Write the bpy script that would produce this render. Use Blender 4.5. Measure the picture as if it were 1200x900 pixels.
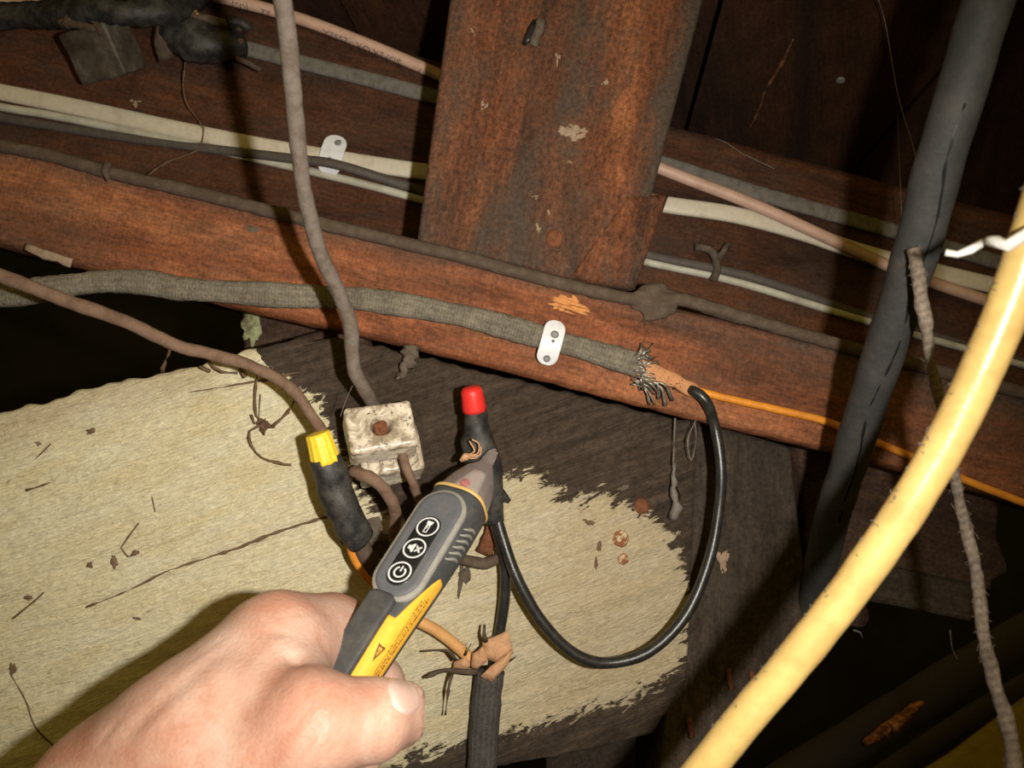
import bpy, bmesh, math, random
import numpy as np
from mathutils import Vector, Matrix, noise as mnoise, Euler

random.seed(7); rng = np.random.default_rng(7)
for o in list(bpy.data.objects): bpy.data.objects.remove(o)
S = bpy.context.scene
COL = S.collection
PI = math.pi

# ------------------------------------------------------------------ camera
F = 942.0                                   # focal length in pixels of the 1200 px wide frame
cam_d = bpy.data.cameras.new('camera'); cam = bpy.data.objects.new('camera', cam_d); COL.objects.link(cam)
M = Matrix.Translation((0, 0, .62)) @ Matrix.Rotation(math.radians(104), 4, 'X') @ Matrix.Rotation(math.radians(13.5), 4, 'Z')
cam.matrix_world = M
cam_d.sensor_width = 36; cam_d.lens = F * 36 / 1200; cam_d.clip_start = .01
cam_d.dof.use_dof = True; cam_d.dof.focus_distance = .395; cam_d.dof.aperture_fstop = 15
S.camera = cam
M3 = M.to_3x3()

# ------------------------------------------------------------------ world, light, exposure
w = bpy.data.worlds.new('world'); S.world = w; w.use_nodes = True
bg = w.node_tree.nodes['Background']; bg.inputs[0].default_value = (1, .72, .17, 1); bg.inputs[1].default_value = .30
fl = bpy.data.lights.new('camera_flash', 'SPOT'); flash = bpy.data.objects.new('camera_flash', fl); COL.objects.link(flash)
fl.energy = 8.7; fl.color = (1, .95, .87); fl.shadow_soft_size = .0055; fl.spot_size = math.radians(98); fl.spot_blend = 1.0
flash.matrix_world = M @ Matrix.Translation((.050, .002, 0)) @ Matrix.Rotation(math.radians(13), 4, 'Y')
S.view_settings.view_transform = 'Standard'; S.view_settings.look = 'None'
S.view_settings.exposure = 0.0; S.view_settings.gamma = 1.0; S.view_settings.use_curve_mapping = False

# ------------------------------------------------------------------ geometry helpers
def P(x, y, d): return Vector(((x - 600) / F * d, (450 - y) / F * d, -d))       # photo ray at depth d, camera axes, metres
def unP(v): return 600 + v[0] / -v[2] * F, 450 - v[1] / -v[2] * F
class Pl:                                    # a plane given by three rays with their depths
    def __init__(s, *p):
        s.k = np.linalg.solve(np.array([[1, x, y] for x, y, d in p]), np.array([1 / d for x, y, d in p]))
        a, b, c = [Vector(P(*q)) for q in p]; n = (b - a).cross(c - a).normalized()
        s.n = n if n.z > 0 else -n
    def d(s, x, y): return 1 / (s.k[0] + s.k[1] * x + s.k[2] * y)
    def at(s, x, y, off=0): return P(x, y, s.d(x, y)) + s.n * off / 1000        # off in mm towards the camera
class Geo:
    def __init__(s): s.v = []; s.f = []; s.uv = []; s.attr = {}
    def add(s, v, f, uv=None):
        k = len(s.v); s.v += [Vector(a) for a in v]; s.f += [tuple(i + k for i in q) for q in f]
        s.uv += list(uv) if uv is not None else [(0, 0)] * len(v)
        return s
def resample(pts, step):
    pts = [Vector(p) for p in pts]
    if len(pts) == 2: n = max(1, int((pts[1] - pts[0]).length / step)); return [pts[0].lerp(pts[1], i / n) for i in range(n + 1)]
    e = [pts[0] * 2 - pts[1]] + pts + [pts[-1] * 2 - pts[-2]]; out = []
    for i in range(1, len(e) - 2):
        a, b, c, d = e[i - 1:i + 3]; n = max(1, int((c - b).length / step))
        for k in range(n):
            t = k / n
            out.append(.5 * (2 * b + (c - a) * t + (2 * a - 5 * b + 4 * c - d) * t * t + (3 * b - a - 3 * c + d) * t ** 3))
    out.append(pts[-1]); return out
def path_frames(c):
    fr = []; s = 0
    for i, p in enumerate(c):
        T = (c[min(i + 1, len(c) - 1)] - c[max(i - 1, 0)]).normalized()
        B = T.cross(Vector((0, 0, 1)))
        if B.length < .15: B = T.cross(Vector((0, 1, .2)))
        B.normalize(); N = B.cross(T).normalized()
        if i: s += (p - c[i - 1]).length
        fr.append((p, T, B, N, s))
    return fr
def tube(g, pts, r, seg=12, flat=1.0, e=2.0, step=.003, rfun=None, lump=0, lumpscale=300, rib=None, seed=0):
    """r = half width in mm; flat = thickness / width; e = superellipse exponent"""
    c = resample(pts, step); fr = path_frames(c); L = max(fr[-1][4], 1e-6); v = []; uv = []; f = []
    for p, T, B, N, s in fr:
        k = r / 1000 * (rfun(s / L) if rfun else 1)
        for j in range(seg):
            a = 2 * PI * j / seg; ca, sa = math.cos(a), math.sin(a)
            x = math.copysign(abs(ca) ** (2 / e), ca); y = math.copysign(abs(sa) ** (2 / e), sa) * flat
            q = k
            if rib: q *= 1 + rib[1] * math.cos(rib[0] * a)
            w_ = p + B * x * q + N * y * q
            if lump: w_ += (B * x + N * y) * lump / 1000 * mnoise.noise(w_ * lumpscale + Vector((seed, 0, 0)))
            v.append(w_); uv.append((s, j / seg))
    n = len(c)
    for i in range(n - 1):
        for j in range(seg):
            a, b = i * seg + j, i * seg + (j + 1) % seg
            f.append((a, b, b + seg, a + seg))
    f.append(tuple(range(seg))[::-1]); f.append(tuple((n - 1) * seg + j for j in range(seg)))
    return g.add(v, f, uv)
def T_(pts, r, **k): return tube(Geo(), pts, r, **k)

def surface_nets(fn, lo, hi, h):
    lo = np.array(lo, float); n = np.ceil((np.array(hi) - lo) / h).astype(int) + 1
    ax = [lo[i] + h * np.arange(n[i]) for i in range(3)]
    X, Y, Z = np.meshgrid(*ax, indexing='ij')
    V = fn(np.stack([X.ravel(), Y.ravel(), Z.ravel()], 1)).reshape(n)
    acc = np.zeros(tuple(n - 1) + (3,)); cnt = np.zeros(tuple(n - 1))
    sl = lambda o, m: tuple(slice(o[i], o[i] + m[i]) for i in range(3))
    c8 = [(i, j, k) for i in (0, 1) for j in (0, 1) for k in (0, 1)]
    for a in c8:
        for axis in range(3):
            if a[axis]: continue
            b = list(a); b[axis] = 1
            va = V[sl(a, n - 1)]; vb = V[sl(b, n - 1)]; m = (va < 0) != (vb < 0)
            t = np.where(m, va / np.where(m, va - vb, 1), 0)
            for q in range(3):
                acc[..., q] += np.where(m, a[q] + (t if q == axis else 0), 0)
            cnt += m
    act = cnt > 0; idx = -np.ones(tuple(n - 1), int); idx[act] = np.arange(act.sum())
    base = np.stack(np.nonzero(act), 1)
    verts = lo + h * (base + acc[act] / cnt[act][:, None])
    faces = []
    for axis in range(3):
        u, w_ = [(1, 2), (2, 0), (0, 1)][axis]
        s0 = [slice(0, n[i]) for i in range(3)]; s1 = list(s0)
        s0[axis] = slice(0, n[axis] - 1); s1[axis] = slice(1, n[axis])
        A = V[tuple(s0)] < 0; B = V[tuple(s1)] < 0
        pos = np.stack(np.nonzero(A != B), 1)
        pos = pos[(pos[:, u] > 0) & (pos[:, w_] > 0) & (pos[:, u] < n[u] - 1) & (pos[:, w_] < n[w_] - 1)]
        ins = A[tuple(pos.T)]
        def g(du, dw):
            p = pos.copy(); p[:, u] -= du; p[:, w_] -= dw; return idx[tuple(p.T)]
        q = np.stack([g(1, 1), g(0, 1), g(0, 0), g(1, 0)], 1)
        q[~ins] = q[~ins][:, ::-1]; faces.append(q)
    return verts, np.concatenate(faces)
def seg_d(p, a, b, ra, rb):
    a = np.array(a); b = np.array(b); ab = b - a
    t = np.clip(((p - a) @ ab) / (ab @ ab), 0, 1)
    return np.linalg.norm(p - a - t[:, None] * ab, axis=1) - (ra + (rb - ra) * t)
def smin(a, b, k): h = np.clip(.5 + .5 * (b - a) / k, 0, 1); return b + (a - b) * h - k * h * (1 - h)
def wob(p, f, seed=0):
    s = np.zeros(len(p)); r = np.random.default_rng(seed)
    for i in range(6):
        k = r.normal(size=3); k *= f * (1 + .35 * i) / np.linalg.norm(k)
        s += np.sin(p @ k + r.uniform(0, 6)) / (1 + .4 * i)
    return s / 2.5
def sdf_geo(fn, lo, hi, h):
    v, f = surface_nets(fn, lo, hi, h); g = Geo(); return g.add(v, f.tolist())
def rbox(p, c, R, half, rad):                # rounded box: centre, 3x3 rows = axes, half sizes
    q = (p - np.array(c)) @ np.array(R).T
    d = np.abs(q) - (np.array(half) - rad)
    return np.linalg.norm(np.maximum(d, 0), axis=1) + np.minimum(d.max(1), 0) - rad, q

# ------------------------------------------------------------------ objects
def root_of(o):
    while o.parent: o = o.parent
    return o
def tag(o, label=None, cat=None, group=None, kind=None):
    for k, v in (('label', label), ('category', cat), ('group', group), ('kind', kind)):
        if v: o[k] = v
    return o
def thing(name, label, cat, base, frame=None, group=None, kind=None):
    o = bpy.data.objects.new(name, None); COL.objects.link(o); o.empty_display_size = .01
    o.matrix_world = frame if frame is not None else Matrix.Translation(M @ Vector(base))
    return tag(o, label, cat, group, kind)
def mk(name, g, mat, parent=None, label=None, cat=None, group=None, kind=None, frame=None, smooth=True):
    me = bpy.data.meshes.new(name); o = bpy.data.objects.new(name, me); COL.objects.link(o)
    W = [M @ v for v in g.v]
    if parent is not None: o.parent = parent; fr = root_of(parent).matrix_basis
    else:
        if frame is None:
            z = min(v.z for v in W); c = sum(W, Vector()) / len(W); frame = Matrix.Translation((c.x, c.y, z))
        o.matrix_world = frame; fr = frame
    I = fr.inverted(); me.from_pydata([I @ v for v in W], [], g.f)
    uvl = me.uv_layers.new(name='UVMap'); li = np.empty(len(me.loops), np.int32); me.loops.foreach_get('vertex_index', li)
    uvl.data.foreach_set('uv', np.array(g.uv, np.float32)[li].ravel())
    for k, a in g.attr.items():
        at = me.attributes.new(k, 'FLOAT', 'POINT'); at.data.foreach_set('value', np.array(a, np.float32))
    if smooth: me.polygons.foreach_set('use_smooth', [True] * len(me.polygons))
    me.materials.append(mat)
    bm = bmesh.new(); bm.from_mesh(me); bmesh.ops.recalc_face_normals(bm, faces=bm.faces)
    bm.to_mesh(me); bm.free()
    return tag(o, label, cat, group, kind)

# ------------------------------------------------------------------ materials
class Mat:
    def __init__(s, name, rough=.6, spec=.3):
        s.m = bpy.data.materials.new(name); s.m.use_nodes = True; s.t = s.m.node_tree; s.b = s.t.nodes['Principled BSDF']
        s.b.inputs['Roughness'].default_value = rough; s.b.inputs['Specular IOR Level'].default_value = spec
    def n(s, typ, **k):
        x = s.t.nodes.new(typ)
        for a, v in k.items(): setattr(x, a, v)
        return x
    def l(s, a, b): s.t.links.new(a, b)
    def coord(s, kind='Object', scale=(1, 1, 1)):
        c = s.n('ShaderNodeTexCoord'); m = s.n('ShaderNodeMapping'); m.inputs['Scale'].default_value = scale
        s.l(c.outputs[kind], m.inputs[0]); return m.outputs[0]
    def noise(s, vec, scale, detail=6, rough=.6, dist=0):
        x = s.n('ShaderNodeTexNoise'); s.l(vec, x.inputs['Vector']); x.inputs['Scale'].default_value = scale
        x.inputs['Detail'].default_value = detail; x.inputs['Roughness'].default_value = rough; x.inputs['Distortion'].default_value = dist
        return x.outputs[0]
    def ramp(s, fac, stops):
        r = s.n('ShaderNodeValToRGB'); s.l(fac, r.inputs[0]); e = r.color_ramp.elements
        while len(e) < len(stops): e.new(.5)
        for q, (p, c) in zip(e, stops): q.position = p; q.color = (*c, 1) if not isinstance(c, (int, float)) else (c, c, c, 1)
        return r.outputs[0]
    def mix(s, fac, a, b, typ='MIX'):
        x = s.n('ShaderNodeMix', data_type='RGBA', blend_type=typ)
        for v, i in ((fac, 0), (a, 6), (b, 7)):
            if isinstance(v, (int, float)): x.inputs[i].default_value = v
            elif isinstance(v, tuple): x.inputs[i].default_value = (*v, 1)
            else: s.l(v, x.inputs[i])
        return x.outputs[2]
    def math(s, op, a, b=0):
        x = s.n('ShaderNodeMath', operation=op)
        for v, i in ((a, 0), (b, 1)):
            if isinstance(v, (int, float)): x.inputs[i].default_value = v
            else: s.l(v, x.inputs[i])
        return x.outputs[0]
    def attr(s, name): return s.n('ShaderNodeAttribute', attribute_name=name).outputs['Fac']
    def bump(s, h, strength=.5, dist=.001):
        x = s.n('ShaderNodeBump'); x.inputs['Strength'].default_value = strength; x.inputs['Distance'].default_value = dist
        s.l(h, x.inputs['Height']); s.l(x.outputs[0], s.b.inputs['Normal'])
    def col(s, c):
        if isinstance(c, tuple): s.b.inputs['Base Color'].default_value = (*c, 1)
        else: s.l(c, s.b.inputs['Base Color'])
        return s
def srgb(r, g, b): return tuple((c / 255 / 12.92 if c < 11 else ((c / 255 + .055) / 1.055) ** 2.4) for c in (r, g, b))
def sc3(c, k): return tuple(min(1, x * k) for x in c)

def wood(name, dark, mid, light, grain=12., fine=160., rough=.75, bump=.5, dust=None, stripe=1.0, dustamt=.55, grit=.5, saw=0):
    m = Mat(name, rough, .2)
    n1 = m.noise(m.coord('Object', (grain * .14, grain, grain)), 1.7 * stripe, 9, .66, .7)
    n2 = m.noise(m.coord('Object', (fine * .10, fine, fine)), 4, 6, .72)
    n3 = m.noise(m.coord('Object'), 420, 5, .75)
    n4 = m.noise(m.coord('Object', (26, 40, 40)), 1.5, 9, .72, .5)
    c = m.ramp(n1, [(.36, dark), (.50, mid), (.64, light)])
    c = m.mix(.55, c, m.ramp(n2, [(.32, .25), (.68, 1.15)]), 'MULTIPLY')
    c = m.mix(grit, c, m.ramp(n3, [(.36, .22), (.64, 1.35)]), 'MULTIPLY')
    c = m.mix(.55, c, m.ramp(n4, [(.36, .35), (.60, 1.15)]), 'MULTIPLY')
    if saw:                                            # faint slanting saw marks
        wv = m.n('ShaderNodeTexWave'); m.l(m.coord('Object', (saw, -saw * .55, 0)), wv.inputs[0]); wv.inputs['Scale'].default_value = 1
        wv.inputs['Distortion'].default_value = 6; wv.inputs['Detail'].default_value = 4; wv.inputs['Detail Scale'].default_value = 2
        c = m.mix(.16, c, m.ramp(wv.outputs[1], [(.1, .4), (.6, 1.)]), 'MULTIPLY')
    if dust:
        d = m.noise(m.coord('Object', (9, 22, 22)), 1.7, 9, .72)
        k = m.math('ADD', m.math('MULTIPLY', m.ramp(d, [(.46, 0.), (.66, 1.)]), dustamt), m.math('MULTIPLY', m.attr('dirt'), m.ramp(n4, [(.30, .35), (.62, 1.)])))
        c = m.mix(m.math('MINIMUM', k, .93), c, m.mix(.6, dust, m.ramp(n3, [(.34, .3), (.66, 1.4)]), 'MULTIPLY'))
    m.bump(m.math('ADD', n2, m.math('MULTIPLY', n3, .8)), bump, .0014); m.col(c); return m
def plain(name, c, rough=.5, spec=.4, dirt=None, amt=.5, scale=120, bump=.15, lo=.45, hi=.65, metal=0):
    m = Mat(name, rough, spec); m.b.inputs['Metallic'].default_value = metal
    n = m.noise(m.coord('Object'), scale, 7, .65); n2 = m.noise(m.coord('Object'), scale * 6, 4, .6)
    if dirt is None: dirt = sc3(c, .5)
    cc = m.mix(m.math('MULTIPLY', m.ramp(n, [(lo, 0.), (hi, 1.)]), amt), c, dirt)
    m.col(m.mix(.2, cc, m.ramp(n2, [(.3, .4), (.7, 1.1)]), 'MULTIPLY'))
    m.bump(m.math('ADD', n, n2), bump, .0006); return m
def braided(name, c1, c2, freq, around, bump=.8, rough=.8, twist=False, con=.6):
    m = Mat(name, rough, .3); tc = m.n('ShaderNodeTexCoord'); sx = m.n('ShaderNodeSeparateXYZ'); m.l(tc.outputs['UV'], sx.inputs[0])
    u = m.math('MULTIPLY', sx.outputs[0], freq); v = m.math('MULTIPLY', sx.outputs[1], around * 2 * PI)
    a = m.math('SINE', m.math('ADD', u, v)); b = m.math('SINE', m.math('SUBTRACT', u, v))
    h = m.math('MULTIPLY', m.math('ADD', a if twist else m.math('MULTIPLY', a, b), 1), .5); h = m.math('ADD', m.math('MULTIPLY', h, con), m.math('MULTIPLY', m.noise(m.coord('Object'), 700, 5, .7), 1 - con))
    n = m.noise(m.coord('Object'), 110, 8, .72)
    c = m.mix(m.ramp(h, [(.25, 0.), (.75, 1.)]), c1, c2); m.col(m.mix(.75, c, m.ramp(n, [(.3, .35), (.68, 1.2)]), 'MULTIPLY')); m.bump(m.math('ADD', h, n), bump, .0008); return m

mt = {}
mt['beam'] = wood('red_hardwood', (.15, .050, .021), (.37, .122, .050), (.50, .190, .078), 14, 190, .6, .6, (.085, .058, .040), dustamt=.4, saw=150)
mt['strut'] = wood('strut_wood', (.070, .040, .026), (.25, .086, .037), (.42, .155, .064), 12, 150, .75, .9, (.085, .064, .048), 1.2, dustamt=.85, grit=.7)
mt['plank'] = wood('rim_wood', (.045, .019, .010), (.115, .043, .020), (.17, .064, .029), 9, 170, .75, .6, (.065, .045, .032), dustamt=.6)
mt['ceil'] = wood('floorboard_underside', (.013, .006, .004), (.050, .019, .009), (.090, .032, .013), 9, 120, .8, .6, (.024, .014, .009))
mt['grey_wood'] = wood('weathered_wood', (.045, .032, .023), (.090, .065, .046), (.135, .100, .072), 10, 150, .85, .8, (.06, .047, .036), saw=220)
mt['dark_block'] = wood('brown_block_wood', (.050, .027, .018), (.11, .060, .037), (.16, .090, .054), 12, 160, .8, .8, (.07, .05, .038))
mt['rust'] = plain('rusty_nail', (.20, .075, .035), .85, .2, (.07, .025, .012), .8, 500, .6)
mt['rustpaint'] = plain('paint_flecked_rust', (.26, .10, .045), .85, .2, (.62, .50, .30), .9, 420, .7, .46, .56)
mt['soil'] = plain('dark_soil', (.014, .011, .007), 1, .05, (.007, .006, .004), .8, 14, .8)
mt['wallb'] = plain('distant_dark_brick', (.026, .023, .014), 1, .05, (.015, .013, .008), .7, 6, .4)
mt['grey_cable'] = plain('dusty_grey_jacket', (.175, .140, .115), .8, .2, (.10, .068, .046), .75, 190, .5)
mt['brown_cable'] = plain('dusty_brown_jacket', (.20, .125, .085), .85, .15, (.10, .055, .035), .7, 150, .5)
mt['umber_cable'] = plain('umber_jacket', (.085, .058, .040), .85, .2, (.15, .11, .08), .5, 200, .5)
mt['cream'] = plain('cream_jacket', (.62, .55, .43), .45, .4, (.34, .25, .16), .5, 60, .15, .52, .75)
mt['tan'] = plain('tan_jacket', (.62, .42, .27), .5, .4, (.40, .26, .16), .5, 80, .15)
mt['pink'] = plain('pink_tan_jacket', (.62, .40, .30), .5, .4, (.42, .25, .17), .5, 70, .15)
mt['greyflat'] = plain('grey_flat_jacket', (.17, .155, .13), .85, .2, (.09, .078, .064), .7, 220, .5)
mt['whiteflat'] = plain('offwhite_jacket', (.52, .50, .40), .5, .4, (.26, .22, .15), .6, 50, .2)
mt['darkcable'] = plain('charcoal_jacket', (.085, .070, .060), .6, .3, (.13, .10, .08), .6, 200, .3)
mt['black'] = plain('black_insulation', (.018, .017, .016), .32, .5, (.06, .055, .045), .4, 220, .15)
mt['tape'] = plain('black_tape', (.016, .0155, .0145), .55, .4, (.13, .115, .095), .55, 130, .5, .42, .72)
mt['redcap'] = plain('red_plastic', (.72, .030, .022), .45, .4, (.45, .03, .02), .4, 200, .1)
mt['yellowcap'] = plain('yellow_plastic', (.95, .66, .05), .4, .4, (.75, .48, .03), .5, 200, .1)
mt['orange'] = plain('orange_wire', (.78, .29, .028), .5, .35, (.40, .13, .02), .5, 110, .2)
mt['orangetan'] = plain('faded_orange_wire', (.66, .35, .13), .6, .3, (.40, .19, .07), .5, 160, .2)
mt['yellowrod'] = plain('yellow_jacket', (.66, .45, .155), .33, .5, (.40, .22, .065), .55, 45, .25, .46, .7)
mt['conduit'] = plain('black_sheath', (.043, .042, .040), .65, .3, (.105, .088, .070), .5, 60, .5, .45, .7)
mt['paper'] = plain('kraft_paper', (.52, .25, .115), .85, .15, (.33, .14, .06), .5, 220, .5)
mt['papertan'] = plain('torn_paper', (.58, .33, .18), .9, .1, (.36, .19, .095), .6, 150, .6)
mt['mud'] = plain('dried_mud', (.15, .115, .085), .95, .1, (.07, .052, .038), .7, 250, 1.)
mt['mudlight'] = plain('pale_mud', (.40, .29, .20), .95, .1, (.24, .16, .10), .7, 300, 1.)
mt['streak'] = plain('rusty_streak', (.22, .095, .04), .9, .1, (.06, .025, .012), .9, 160, .5, .42, .6)
mt['splinter'] = plain('fresh_splinter', (.68, .30, .10), .8, .2, (.40, .15, .05), .6, 350, .6)
mt['steel'] = plain('bright_braid_wire', (.40, .36, .30), .38, .5, (.07, .05, .035), .85, 420, .3, metal=.7)
mt['zinc'] = plain('white_clip_metal', (.78, .78, .80), .42, .5, (.50, .50, .52), .35, 160, .1)
mt['nailgrey'] = plain('grey_nail', (.20, .19, .18), .5, .5, (.09, .07, .06), .5, 700, .2)
mt['web'] = plain('cobweb', (.20, .175, .15), .9, .1, (.12, .10, .085), .5, 600, .1)
mt['root'] = plain('rootlet', (.17, .105, .065), .95, .1, (.08, .05, .03), .6, 500, .5)
mt['string'] = braided('fuzzy_twine', (.12, .085, .06), (.36, .29, .225), 2200, 1, 1., .95, twist=True, con=.15)
mt['bx'] = braided('woven_loom', (.085, .070, .050), (.29, .25, .185), 2000, 7, .8, .85, con=.16)
mt['cloth'] = braided('cloth_sheath', (.035, .030, .028), (.125, .112, .10), 3400, 8, .8, .9, con=.25)
mt['white_string'] = plain('white_twine', (.85, .82, .76), .9, .1, (.55, .5, .42), .5, 300, .3)
mt['copper'] = plain('copper_pipe', (.50, .19, .055), .5, .5, (.06, .025, .01), .95, 260, 1., .42, .58, metal=.85)
mt['pipe'] = plain('dark_pipe', (.028, .021, .016), .8, .2, (.03, .02, .015), .6, 30, .3)
mt['yellowboard'] = plain('ochre_board', (.24, .17, .022), .9, .1, (.15, .10, .014), .5, 60, .4)
# porcelain with black grime
m = Mat('grimy_porcelain', .28, .5); a_ = m.noise(m.coord('Object'), 95, 8, .7, .8); b_ = m.noise(m.coord('Object'), 380, 5, .7)
c_ = m.mix(m.ramp(a_, [(.43, 0.), (.58, .9)]), (.70, .61, .48), (.22, .165, .105))
m.col(m.mix(m.ramp(b_, [(.57, 0.), (.65, .85)]), c_, (.055, .04, .028))); m.bump(a_, .35, .001); mt['porcelain'] = m
m = Mat('sooty_porcelain', .6, .4); a_ = m.noise(m.coord('Object'), 60, 7, .7)
m.col(m.ramp(a_, [(.35, (.03, .02, .012)), (.55, (.085, .068, .048)), (.74, (.20, .19, .165))])); m.bump(a_, .5, .001); mt['sootporc'] = m
# peeling cream paint over bare brown wood
m = Mat('peeling_cream_paint', .62, .3)
grain = m.noise(m.coord('Object', (62, 330, 120)), 2.2, 7, .66, 1.2)
mid = m.noise(m.coord('Object', (10, 34, 20)), 2.4, 8, .65, .4); fine = m.noise(m.coord('Object', (150, 700, 300)), 2, 5, .7)
tex = m.noise(m.coord('Object'), 260, 6, .75, .5)
paint = m.mix(m.ramp(mid, [(.36, 0.), (.66, 1.)]), (.88, .755, .455), (.96, .885, .63))
paint = m.mix(m.math('MULTIPLY', m.attr('warm'), .8), paint, (.50, .375, .235))
paint = m.mix(.42, paint, m.ramp(fine, [(.34, .55), (.54, 1.06)]), 'MULTIPLY')
paint = m.mix(.26, paint, m.ramp(tex, [(.36, .45), (.58, 1.1)]), 'MULTIPLY')
paint = m.mix(m.math('MULTIPLY', m.ramp(grain, [(.26, 1.), (.345, 0.)]), .7), paint, (.34, .23, .12))
spots = m.noise(m.coord('Object', (70, 120, 90)), 1.6, 4, .5)
paint = m.mix(m.math('MULTIPLY', m.ramp(spots, [(.70, 0.), (.76, 1.)]), .6), paint, (.20, .12, .065))
bare = m.ramp(m.noise(m.coord('Object', (7, 70, 70)), 3, 9, .72), [(.3, (.038, .026, .018)), (.55, (.095, .066, .045)), (.75, (.155, .112, .080))])
bare = m.mix(.6, bare, m.ramp(tex, [(.36, .35), (.64, 1.3)]), 'MULTIPLY')
mask = m.math('ADD', m.attr('paint'), m.math('MULTIPLY', m.math('SUBTRACT', m.noise(m.coord('Object', (30, 85, 60)), 2.6, 10, .78, .6), .5), 4.2))
mk_ = m.ramp(mask, [(.47, 0.), (.51, 1.)])
c_ = m.mix(mk_, bare, paint); m.col(c_)
m.bump(m.math('ADD', m.math('ADD', m.math('MULTIPLY', grain, 2.2), m.math('MULTIPLY', fine, 1.2)), m.math('ADD', m.math('MULTIPLY', mk_, .5), m.math('MULTIPLY', tex, .5))), .9, .0014); mt['paint'] = m
# skin
m = Mat('skin', .48, .4); a_ = m.noise(m.coord('Object'), 38, 5, .6, .5); b_ = m.noise(m.coord('Object'), 700, 4, .6); f_ = m.noise(m.coord('Object'), 190, 3, .5)
c_ = m.ramp(a_, [(.36, (.52, .250, .170)), (.50, (.60, .355, .265)), (.66, (.66, .440, .350))])
c_ = m.mix(m.math('MULTIPLY', m.ramp(f_, [(.60, 0.), (.74, 1.)]), .35), c_, (.52, .235, .14))
c_ = m.mix(.18, c_, m.ramp(b_, [(.34, .5), (.66, 1.1)]), 'MULTIPLY')
m.col(c_); m.b.inputs['Subsurface Weight'].default_value = .12; m.b.inputs['Subsurface Radius'].default_value = (.006, .002, .001); m.b.inputs['Subsurface Scale'].default_value = .6
v_ = m.n('ShaderNodeTexVoronoi'); m.l(m.coord('Object'), v_.inputs['Vector']); v_.inputs['Scale'].default_value = 900
m.bump(m.math('ADD', b_, m.math('MULTIPLY', v_.outputs[0], .5)), .38, .0006); mt['skin'] = m
mt['nail'] = plain('finger_nail', (.74, .50, .42), .25, .5, (.72, .45, .36), .4, 90, .02)
mt['pen'] = plain('charcoal_plastic', (.058, .058, .060), .55, .35, (.13, .12, .10), .55, 90, .25)
mt['panel'] = plain('grey_plastic', (.115, .117, .130), .5, .35, (.16, .155, .14), .4, 110, .15)
mt['bead'] = plain('worn_grey_rim', (.30, .285, .245), .6, .3, (.20, .19, .17), .5, 200, .2)
mt['penblack'] = plain('black_label', (.012, .012, .014), .35, .4, (.02, .02, .02), .3, 200, .05)
mt['penwhite'] = plain('white_print', (.75, .75, .75), .5, .3, (.62, .62, .62), .3, 300, .02)
mt['penyellow'] = plain('amber_plastic', (.92, .50, .055), .4, .4, (.88, .44, .04), .4, 60, .05)
mt['ink'] = plain('brown_ink', (.16, .06, .015), .6, .3, (.10, .04, .01), .3, 300, .02)
mt['greyink'] = plain('grey_ink', (.13, .11, .10), .7, .2, (.2, .17, .15), .5, 300, .02)
mt['collar'] = plain('amber_collar', (.62, .40, .13), .5, .3, (.45, .28, .1), .4, 200, .05)
mt['led'] = plain('red_led', (.75, .05, .05), .4, .4, (.6, .03, .03), .3, 300, .02)
m = Mat('clear_smoky_plastic', .22, .5); m.col((.95, .82, .79)); m.b.inputs['Transmission Weight'].default_value = .86; m.b.inputs['IOR'].default_value = 1.12
mt['clear'] = m
mat = lambda k: mt[k].m

# ------------------------------------------------------------------ planes of the place
B = Pl((0, 250, .405), (1000, 480, .405), (500, 0, .408))                 # face of the red beam
A = Pl((0, 150, .50), (1000, 300, .50), (500, 0, .50))                    # rim board behind it
SP = Pl((500, 280, .41), (740, 330, .41), (650, 0, .406))                 # strut
CE = Pl((0, -50, .56), (790, 147, .56), (790, 0, .475))                   # floorboards overhead
T = Pl((0, 600, .372), (800, 600, .425), (500, 850, .398))                # painted timber
GT = Pl((810, 500, .438), (930, 520, .442), (880, 850, .425))
RB = Pl((950, 560, .470), (1180, 600, .475), (1000, 700, .465))

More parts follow.
